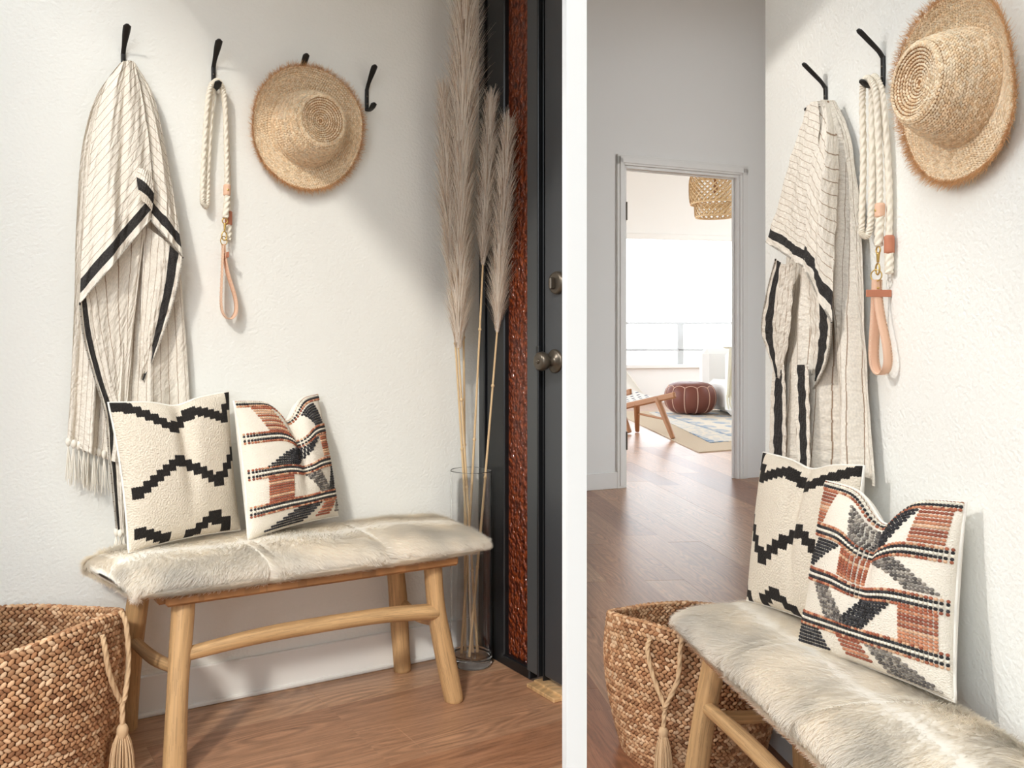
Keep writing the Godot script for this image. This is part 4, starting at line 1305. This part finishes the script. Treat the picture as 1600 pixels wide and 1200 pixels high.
# ---------------------------------------------------------------- the far room, in metres before the camera: at(pixel column, height, depth)
func far_things() -> void:
	var w := Transform3D()
	var at := func(col, y, depth): return Vector3((col - 650.0) / 1380.0 * depth, y, -depth)
	var o := thing("jute_rug", w, Vector3(2.49, 0, -7.77), "large flat natural jute rug lying under the blue patterned rug", "rug")
	var s := Shape.new()
	s.prism(PackedVector2Array([Vector2(2.49, -7.77), Vector2(5.7, -9.4), Vector2(5.9, -12.6), Vector2(2.66, -11.9)]), 0.0, 0.011, 0.003)
	part("weave", s, M.jute_rug, o)
	o = thing("patterned_rug", w, Vector3(2.80, 0.011, -8.41), "faded blue and cream patterned rug on top of the jute rug under the pouf", "rug")
	s = Shape.new()
	s.prism(PackedVector2Array([Vector2(2.80, -8.41), Vector2(5.4, -9.75), Vector2(5.75, -12.5), Vector2(3.10, -11.75)]), 0.0112, 0.019, 0.002)
	for k in s.t.size():
		s.t[k] = Vector2((s.t[k].x - 2.8) / 2.95, -(s.t[k].y + 8.41) / 4.1)
	part("pile", s, M.blue_rug, o)
	# pouf
	var c := Vector3(3.57, 0.026, -11.5)
	o = thing("leather_pouf", w, c, "round brown leather pouf with pale seams on the patterned rug", "pouf")
	var R := func(f): return 0.318 * pow(sin(clampf(f, 0.0, 1.0) * PI), 0.42) if f < 0.999 and f > 0.001 else 0.02
	var body := func(f, a): # f from the floor to the middle of the top
		var y: float = 0.20 - 0.20 * cos(f * PI)
		return c + Vector3(cos(a) * R.call(f), y * 1.02, -sin(a) * R.call(f))
	for k in 12:
		s = Shape.new()
		var rows := []
		for i in 17:
			var row := PackedVector3Array()
			for j in 9:
				var a := TAU * (k + j / 8.0) / 12.0
				var p: Vector3 = body.call(i / 16.0, a)
				row.append(p + Vector3(cos(a), 0, -sin(a)) * 0.012 * sin(j / 8.0 * PI) * sin(i / 16.0 * PI))
			rows.append(row)
		s.grid(rows, false, false, Vector2.ONE, Vector2.ZERO, true)
		var pn := part("panel", s, M.pouf_leather, o)
		s = Shape.new()
		var q := []
		for i in 15:
			q.append(body.call(0.06 + 0.66 * i / 14.0, TAU * k / 12.0) + Vector3(cos(TAU * k / 12.0), 0.1, -sin(TAU * k / 12.0)) * 0.003)
		s.tube(q, func(_f, _th): return 0.007, 6)
		q = []
		for i in 9:
			var a := TAU * (k + i / 8.0) / 12.0
			q.append(body.call(0.72 + 0.05 * sin(i / 8.0 * PI), a) + Vector3(0, 0.004, 0))
		s.tube(q, func(_f, _th): return 0.006, 6)
		part("seam", s, M.pouf_line, pn)
	# lounge chair: a low frame seen from its front right
	o = thing("lounge_chair", w, Vector3(2.35, 0, -9.2), "low wooden lounge chair with a woven sling seat inside the doorway's left side", "chair")
	var along_ := Vector3(2.547 - 2.25, 0, -8.72 + 9.55).normalized() # towards the chair's front
	var over := Vector3(-0.30, 0, -0.54)
	var f0 := Vector3(2.56, 0.445, -8.74)
	var f1: Vector3 = Vector3(2.12, 0.255, -9.42)
	for side in 2:
		var sh: Vector3 = over * side
		s = Shape.new()
		s.box((f0 + f1) / 2 + sh, Vector3(0.04, 0.062, f0.distance_to(f1) + 0.02), 0.012, Basis.looking_at(f1 - f0, Vector3.UP))
		part("rail", s, M.chair_wood, o)
		for q in [[Vector3(2.44, 0.40, -8.93), Vector3(2.545, 0.018, -8.74)], [Vector3(2.29, 0.33, -9.16), Vector3(2.37, 0.018, -9.46)]]:
			s = Shape.new()
			s.tube(curve([q[0] + sh, (q[0] + q[1]) / 2 + sh, q[1] + sh], 8), func(f, _th): return 0.034 - 0.010 * f, 10, Vector3.ZERO, 0.1)
			part("leg", s, M.chair_wood, o)
		s = Shape.new()
		s.tube(curve([Vector3(2.31, 0.22, -9.28) + sh, Vector3(2.48, 0.20, -8.85) + sh], 4), func(_f, _th): return 0.012, 8)
		part("stretcher", s, M.chair_wood, o)
	s = Shape.new()
	var rows := []
	for i in 13:
		var row := PackedVector3Array()
		for j in 9:
			row.append(f0.lerp(f1, i / 12.0 * 1.3 - 0.02) + over * (j / 8.0) + Vector3(0, 0.02 - 0.05 * sin(j / 8.0 * PI), 0))
		rows.append(row)
	s.grid(rows, false, false, Vector2(1.5, 1.2))
	part("sling_seat", s, M.sling, o, "white sling woven with dark dashes")
	var b0 := Vector3(2.2, 0.36, -9.5)
	var tr := Vector3(2.23, 0.74, -9.66)
	var br := Vector3(2.41, 0.385, -9.26)
	pillow("lounge_pillow", cushion(tr + over * 0.85, tr, br + over * 0.85, br, 0.10, 0.0, 0.0), M.canvas_side, M.canvas_side, w, b0, "plump white pillow leaning in the low lounge chair", "")
	# white armchair with a throw
	o = thing("armchair", w, Vector3(4.2, 0, -11.4), "white upholstered armchair half hidden by the doorway's right side", "armchair")
	s = Shape.new()
	s.box(Vector3(4.42, 0.45, -11.0), Vector3(1.1, 0.82, 0.26), 0.07)
	part("arm", s, M.sofa, o)
	s = Shape.new()
	s.box(Vector3(4.42, 0.45, -12.0), Vector3(1.1, 0.82, 0.26), 0.07)
	part("arm", s, M.sofa, o)
	s = Shape.new()
	s.box(Vector3(4.40, 0.26, -11.5), Vector3(0.95, 0.40, 0.8), 0.06)
	part("seat", s, M.sofa, o)
	s = Shape.new()
	s.box(Vector3(4.88, 0.5, -11.5), Vector3(0.22, 0.92, 0.9), 0.07)
	part("backrest", s, M.sofa, o)
	s = Shape.new()
	rows = []
	var tx := [at.call(1118, 0.86, 11.15), at.call(1160, 0.90, 11.1)]
	for i in 41:
		var f := i / 40.0
		var row := PackedVector3Array()
		for j in 31:
			var t := j / 30.0
			var x: float = lerpf(3.83, 4.22, f)
			var z := -10.84
			var y := 0.885
			if t < 0.2:
				z -= (0.2 - t) * 1.3
			else:
				y -= (t - 0.2) * (0.74 + 0.14 * f)
				z += 0.025 + 0.02 * t
				x -= 0.05 * (t - 0.2)
			z += 0.022 * sin(f * 26.0 + t * 1.5)
			row.append(Vector3(x, y + 0.012 * cos(f * 26.0), z))
		rows.append(row)
	s.grid(rows)
	o = thing("throw_blanket", w, Vector3(4.0, 0.3, -10.8), "pale cream knitted throw with fringe draped over the white armchair", "throw")
	var cl := part("blanket", s, M.throw, o)
	var ts := []
	for k in 10:
		ts.append(Vector3(3.80 + k * 0.04, 0.285 - 0.011 * k, -10.79))
	s = Shape.new()
	rng.seed = 5
	for p in ts:
		s.tube(curve([p + Vector3(0, 0.02, 0), p + Vector3(rng.randf_range(-0.02, 0.02), -0.07, 0.01), p + Vector3(rng.randf_range(-0.03, 0.03), -0.15, 0.0)], 5), func(f, _th): return 0.014 - 0.006 * f, 6)
	part("fringe", s, M.throw, cl)
	# pendant lamp of woven rattan
	c = Vector3(3.305, 0, -9.75)
	o = thing("pendant_lamp", w, c + Vector3(0, 3.6, 0), "two-tier woven rattan pendant lamp hanging in the far room", "lamp")
	for q in [[0.275, 2.49, 2.80, 26], [0.218, 2.345, 2.51, 22], [0.20, 2.80, 2.98, 22]]:
		s = Shape.new()
		for dir in [-1.0, 1.0]:
			for k in q[3]:
				var pts := []
				for i in 9:
					var f := i / 8.0
					var a: float = TAU * k / q[3] + dir * f * (q[2] - q[1]) / q[0] * 1.1
					var bulge: float = q[0] * (1.0 - 0.06 * pow(2.0 * f - 1.0, 4.0)) + dir * 0.003
					pts.append(c + Vector3(cos(a) * bulge, lerpf(q[1], q[2], f), -sin(a) * bulge))
				bar(s, pts, func(_f): return 0.010, 0.0022, Vector3(0, 1, 0), 6, 0.0)
		for y in [q[1], q[2]]:
			ring(s, c + Vector3(0, y, 0), q[0] * 0.95, 0.008, Basis(Vector3.RIGHT, PI / 2))
		part("shade", s, M.rattan, o)
	s = Shape.new()
	s.tube(curve([c + Vector3(0, 2.76, 0), c + Vector3(0, 3.4, 0), c + Vector3(0, 4.6, 0)], 4), func(_f, _th): return 0.006, 8)
	part("cord", s, M.rail, o)
	s = Shape.new()
	s.lathe([Vector2(0.0001, 2.60), Vector2(0.02, 2.61), Vector2(0.026, 2.66), Vector2(0.02, 2.70), Vector2(0.018, 2.77), Vector2(0.0001, 2.775)], Transform3D(Basis(), c), 16)
	part("bulb_holder", s, M.teak_dark, o)
	# railing of the balcony beyond the window
	o = thing("balcony_railing", w, at.call(1063, 0.0, 16.6), "pale grey balcony railing outside the far window", "railing")
	for y in [1.27, 0.77]:
		s = Shape.new()
		s.box(Vector3(5.1, y, -16.6), Vector3(7.0, 0.05 if y > 1.0 else 0.04, 0.06), 0.008)
		part("rail", s, M.rail, o)
	for col in [1063.0, 870.0, 1256.0]:
		s = Shape.new()
		s.box(at.call(col, 0.62, 16.6), Vector3(0.11, 1.26, 0.06), 0.008)
		part("post", s, M.rail, o)
	struct("trim_1", w, hall(0.6, 8.0, -0.2, 0.0, 15.2, 17.2), M.trim, "balcony slab outside the far window", "balcony")

func _ready() -> void:
	# camera: level, at standing height, with the lens shifted a little
	var cam := Camera3D.new()
	cam.name = "camera"
	cam.projection = Camera3D.PROJECTION_FRUSTUM
	cam.near = 0.05
	cam.far = 60.0
	cam.size = 1200.0 / 1380.0 * 0.05
	cam.frustum_offset = Vector2(150.0 / 1380.0 * 0.05, -75.0 / 1380.0 * 0.05)
	cam.position = Vector3(0, 1.03, 0)
	add_child(cam)
	cam.current = true
	var sky := ProceduralSkyMaterial.new()
	sky.sky_top_color = Color(0.93, 0.97, 1.0)
	sky.sky_horizon_color = Color(0.97, 0.985, 1.0)
	sky.ground_horizon_color = Color(1.0, 1.0, 1.0)
	sky.ground_bottom_color = Color(0.80, 0.78, 0.76)
	sky.sky_energy_multiplier = 2.0
	sky.ground_energy_multiplier = 1.6
	var env := Environment.new()
	env.background_mode = Environment.BG_SKY
	env.sky = Sky.new()
	env.sky.sky_material = sky
	env.tonemap_mode = Environment.TONE_MAPPER_LINEAR
	env.tonemap_exposure = 1.0
	env.sdfgi_enabled = true
	env.ssao_enabled = true
	env.ssil_enabled = true
	var we := WorldEnvironment.new()
	we.name = "world"
	we.environment = env
	add_child(we)
	# the sun comes in through the unseen tall opening behind the camera on the left
	var sun := DirectionalLight3D.new()
	sun.name = "sun"
	sun.light_color = Color(1.0, 0.985, 0.955)
	sun.light_energy = 0.57
	sun.light_angular_distance = 4.0
	sun.shadow_enabled = true
	sun.basis = Basis.looking_at(Vector3(0.352, -0.95, -1.334), Vector3.UP)
	add_child(sun)
	materials()
	setting()
	entry_door()
	unseen_spot_lamp()
	# things of the left view
	var us := [0.0, 0.245, 0.502, 0.722]
	var said := ["leftmost black wall hook, holding the towel with visible fringe ends", "black wall hook holding the single-strand rope leash, left of the fully visible hat", "black wall hook mostly hidden behind the hat's top edge, next to the bare hook", "bare black wall hook right of the straw hat with nothing hung on it"]
	var hooks := []
	for k in 4:
		hooks.append(hook(us[k], said[k]))
	towel_left()
	var lead := leash()
	var straw := hat()
	var pew := bench()
	var bin := basket()
	var p1 := cushion(Vector3(-0.06, 0.862, 0.135), Vector3(0.270, 0.875, 0.062), Vector3(-0.022, 0.494, 0.195), Vector3(0.292, 0.498, 0.095), 0.056, 0.085, 0.05)
	var p2 := cushion(Vector3(0.259, 0.855, 0.148), Vector3(0.546, 0.858, 0.03), Vector3(0.277, 0.496, 0.215), Vector3(0.590, 0.505, 0.085), 0.064, 0.34, 0.10)
	var p3 := cushion(Vector3(0.268, 0.842, 0.146), Vector3(0.556, 0.848, 0.032), Vector3(0.283, 0.486, 0.216), Vector3(0.603, 0.493, 0.086), 0.064, 0.34, 0.0)
	var za := [[Vector2(0, 0.03), Vector2(0.10, 0.03), Vector2(0.44, 0.20), Vector2(0.60, 0.07), Vector2(0.92, 0.19), Vector2(0.985, 0.02)], [Vector2(0.06, 0.64), Vector2(0.44, 0.42), Vector2(0.78, 0.64), Vector2(1.0, 0.42)], [Vector2(0.06, 0.88), Vector2(0.30, 0.98)], [Vector2(0.48, 1.0), Vector2(0.72, 0.86), Vector2(0.86, 0.97)]]
	var zb := [[Vector2(0.0, 0.02), Vector2(0.10, 0.17), Vector2(0.42, 0.06), Vector2(0.60, 0.15), Vector2(1.0, 0.02)], [Vector2(0.02, 0.44), Vector2(0.26, 0.70), Vector2(0.62, 0.42), Vector2(0.95, 0.66)], [Vector2(0.0, 0.92), Vector2(0.06, 0.98)], [Vector2(0.22, 0.98), Vector2(0.38, 0.88), Vector2(0.56, 0.99)]]
	var g := "pillows on the hide benches"
	pillow("kilim_pillow", p1, zigzag_cover(za, "zigzag_a"), M.canvas_side, FL, Vector3(0.12, 0.49, 0.14), "cream pillow with black stepped zigzags, on the bench that is seen whole", g)
	var q := pillow("kilim_pillow", p1, zigzag_cover(zb, "zigzag_b"), M.canvas_side, FR, Vector3(0.12, 0.49, 0.14), "cream black-zigzag pillow partly behind the rust patterned one, nearest the doorway", g)
	q = pillow("woven_pillow", p2, M.canvas, M.canvas_side, FL, Vector3(0.42, 0.49, 0.12), "cream pillow with rust and black yarn bands on the bench that is seen whole", g)
	yarn(p2, [["o", 0.03, 0.25, 0.10, 0.30, 0.22, 0.44], ["k", 0.06, 0.24, 0.66, 0.86, 0.78, 0.92], ["k", 0.33, 0.52, 0.50, 0.80, 0.12, 0.42], ["o", 0.33, 0.50, 0.80, 0.93, 0.82, 0.95], ["g", 0.33, 0.46, 0.97, 1.0, 0.98, 1.0], ["o", 0.59, 0.78, 0.14, 0.38, 0.14, 0.38], ["g", 0.59, 0.78, 0.55, 0.72, 0.72, 0.86], ["k", 0.59, 0.78, 0.93, 1.0, 0.82, 0.94], ["k", 0.85, 0.985, 0.46, 0.74, 0.10, 0.52], ["o", 0.85, 0.97, 0.78, 0.95, 0.66, 0.84], ["g", 0.86, 0.96, 0.95, 1.0, 0.92, 1.0]], [0.01, 0.285, 0.55, 0.815], q, 61)
	q = pillow("woven_pillow", p3, flat("canvas_b", Color8(236, 226, 210), 0.95), M.canvas_side, FR, Vector3(0.42, 0.49, 0.12), "large cream pillow with rust, black and grey yarn, closest to the camera", g)
	bumps(M.canvas_b, 0.16, 0.18, Vector3.ONE * 3.0, 512, 2, false)
	yarn(p3, [["o", 0.04, 0.24, 0.02, 0.17, 0.0, 0.10], ["g", 0.07, 0.25, 0.30, 0.50, 0.36, 0.60], ["k", 0.05, 0.24, 0.58, 0.78, 0.46, 0.62], ["o", 0.04, 0.24, 0.78, 0.97, 0.76, 0.96], ["k", 0.33, 0.50, 0.10, 0.32, 0.0, 0.08], ["o", 0.33, 0.50, 0.33, 0.50, 0.33, 0.50], ["g", 0.33, 0.50, 0.54, 0.70, 0.80, 0.98], ["g", 0.59, 0.78, 0.13, 0.27, 0.26, 0.44], ["k", 0.59, 0.78, 0.50, 0.72, 0.36, 0.52], ["o", 0.59, 0.78, 0.76, 0.96, 0.76, 0.96], ["k", 0.85, 0.97, 0.02, 0.20, 0.0, 0.28], ["o", 0.85, 0.96, 0.34, 0.50, 0.40, 0.58], ["g", 0.85, 0.985, 0.54, 0.70, 0.66, 0.98]], [0.01, 0.285, 0.55, 0.815], q, 62)
	vase()
	plume(Vector3(1.045, 0.034, 0.10), Vector3(0.961, 1.198, 0.11), Vector3(0.937, 1.772, 0.105), Vector3(0.004, 0, 0.0), 0.040, 0.25, "pampas stem with slim plume farthest left, against the white wall", 71, 2600)
	plume(Vector3(1.06, 0.034, 0.105), Vector3(0.968, 0.99, 0.14), Vector3(0.990, 2.20, 0.15), Vector3(-0.004, 0, 0.006), 0.090, 0.56, "tallest pampas stem with the broadest plume, running out of the frame's top", 72, 6500)
	plume(Vector3(1.01, 0.034, 0.09), Vector3(1.064, 1.25, 0.13), Vector3(1.080, 1.755, 0.15), Vector3(0.004, 0, 0.0), 0.046, 0.25, "pampas stem with narrow plume in front of the black door frame", 73, 2800)
	plume(Vector3(1.015, 0.034, 0.128), Vector3(1.094, 1.04, 0.165), Vector3(1.098, 1.66, 0.215), Vector3(0.002, 0, 0.0), 0.046, 0.25, "pampas stem leaning farthest right, its plume over the amber sidelight", 74, 2800)
	plume(Vector3(1.03, 0.034, 0.08), Vector3(1.0, 1.22, 0.115), Vector3(1.0, 1.62, 0.12), Vector3(0.0, 0, 0.004), 0.030, 0.25, "pampas stem hidden by the tallest plume, only its straight stalk seen", 75, 1000)
	# the same things in the right view
	towel_right()
	copy_to(hooks[0], FR, "black wall hook above the towel at the wall's edge next to the open doorway", "black hooks on the right-hand wall")
	copy_to(hooks[1], FR, "black wall hook with doubled rope leash, just left of the cropped hat", "black hooks on the right-hand wall")
	copy_to(hooks[2], FR, "black wall hook cut by the top frame edge above the cropped hat", "black hooks on the right-hand wall")
	copy_to(lead, FR, "cream rope leash with leather wrist loop left of the cropped hat")
	copy_to(straw, FR, "large straw hat seen from its side, cut by the right frame edge")
	copy_to(pew, FR, "hide-covered bench cut off by the bottom right corner, the seat near the camera")
	copy_to(bin, FR, "brown jute basket in shade under the bench's end, on the floor towards the doorway")
	far_things()

func unseen_spot_lamp() -> void:
	# unseen spot lamp, stands in for the sun on the right-hand wall; one flap cuts its beam
	var p := Vector3(-2.3, 2.9, -1.2)
	var aim := Vector3(0.9, 0.95, -1.68)
	var d := (aim - p).normalized()
	var o := thing("unseen_spotlight", Transform3D(), p, "unseen spot lamp left of the frame, placed to light the right-hand wall", "lamp")
	var turn := Basis.looking_at(d, Vector3.UP)
	var s := Shape.new()
	s.lathe([Vector2(0.0001, -0.16), Vector2(0.05, -0.155), Vector2(0.07, -0.12), Vector2(0.085, 0.0), Vector2(0.08, 0.0), Vector2(0.065, -0.10)], Transform3D(turn * Basis(Vector3.RIGHT, -PI / 2), p), 28)
	part("housing", s, M.iron, o)
	s = Shape.new()
	s.tube([p - d * 0.1, p - d * 0.1 + Vector3(0, 0.05, 0), Vector3(p.x, 4.6, p.z) - d * 0.1], func(_f, _th): return 0.012, 10)
	part("rod", s, M.iron, o)
	var glow := flat("unseen_lamp_glow", Color.WHITE, 0.5)  # glow for the lens of the unseen spot lamp
	glow.emission_enabled = true
	glow.emission = Color(1.0, 0.97, 0.93)
	glow.emission_energy_multiplier = 2.0
	s = Shape.new()
	s.lathe([Vector2(0.0001, -0.03), Vector2(0.074, -0.03), Vector2(0.074, -0.026), Vector2(0.0001, -0.02)], Transform3D(turn * Basis(Vector3.RIGHT, -PI / 2), p), 28)
	part("lens", s, glow, o)
	var ca := p + (Vector3(0.9, 1.76, -1.95) - p) * 0.16
	var cb := p + (Vector3(0.9, 1.265, -1.45) - p) * 0.16
	var ce := (cb - ca).normalized()
	var cn := d.cross(ce).normalized()
	if cn.y < 0.0:
		cn = -cn
	s = Shape.new()
	s.box((ca + cb) / 2 + cn * 0.08, Vector3(0.36, 0.16, 0.003), 0.001, Basis(ce, cn, ce.cross(cn)))
	part("beam_flap", s, M.iron, o)  # placed to shade the upper right of the right-hand wall
	var l := SpotLight3D.new()
	l.name = "spot"
	l.light_color = Color(1.0, 0.985, 0.965)
	l.light_energy = 5.7
	l.light_size = 0.03
	l.spot_range = 12.0
	l.spot_attenuation = 2.0
	l.spot_angle = 18.0
	l.spot_angle_attenuation = 0.35
	l.shadow_enabled = true
	l.position = d * 0.02
	l.basis = turn
	o.add_child(l)
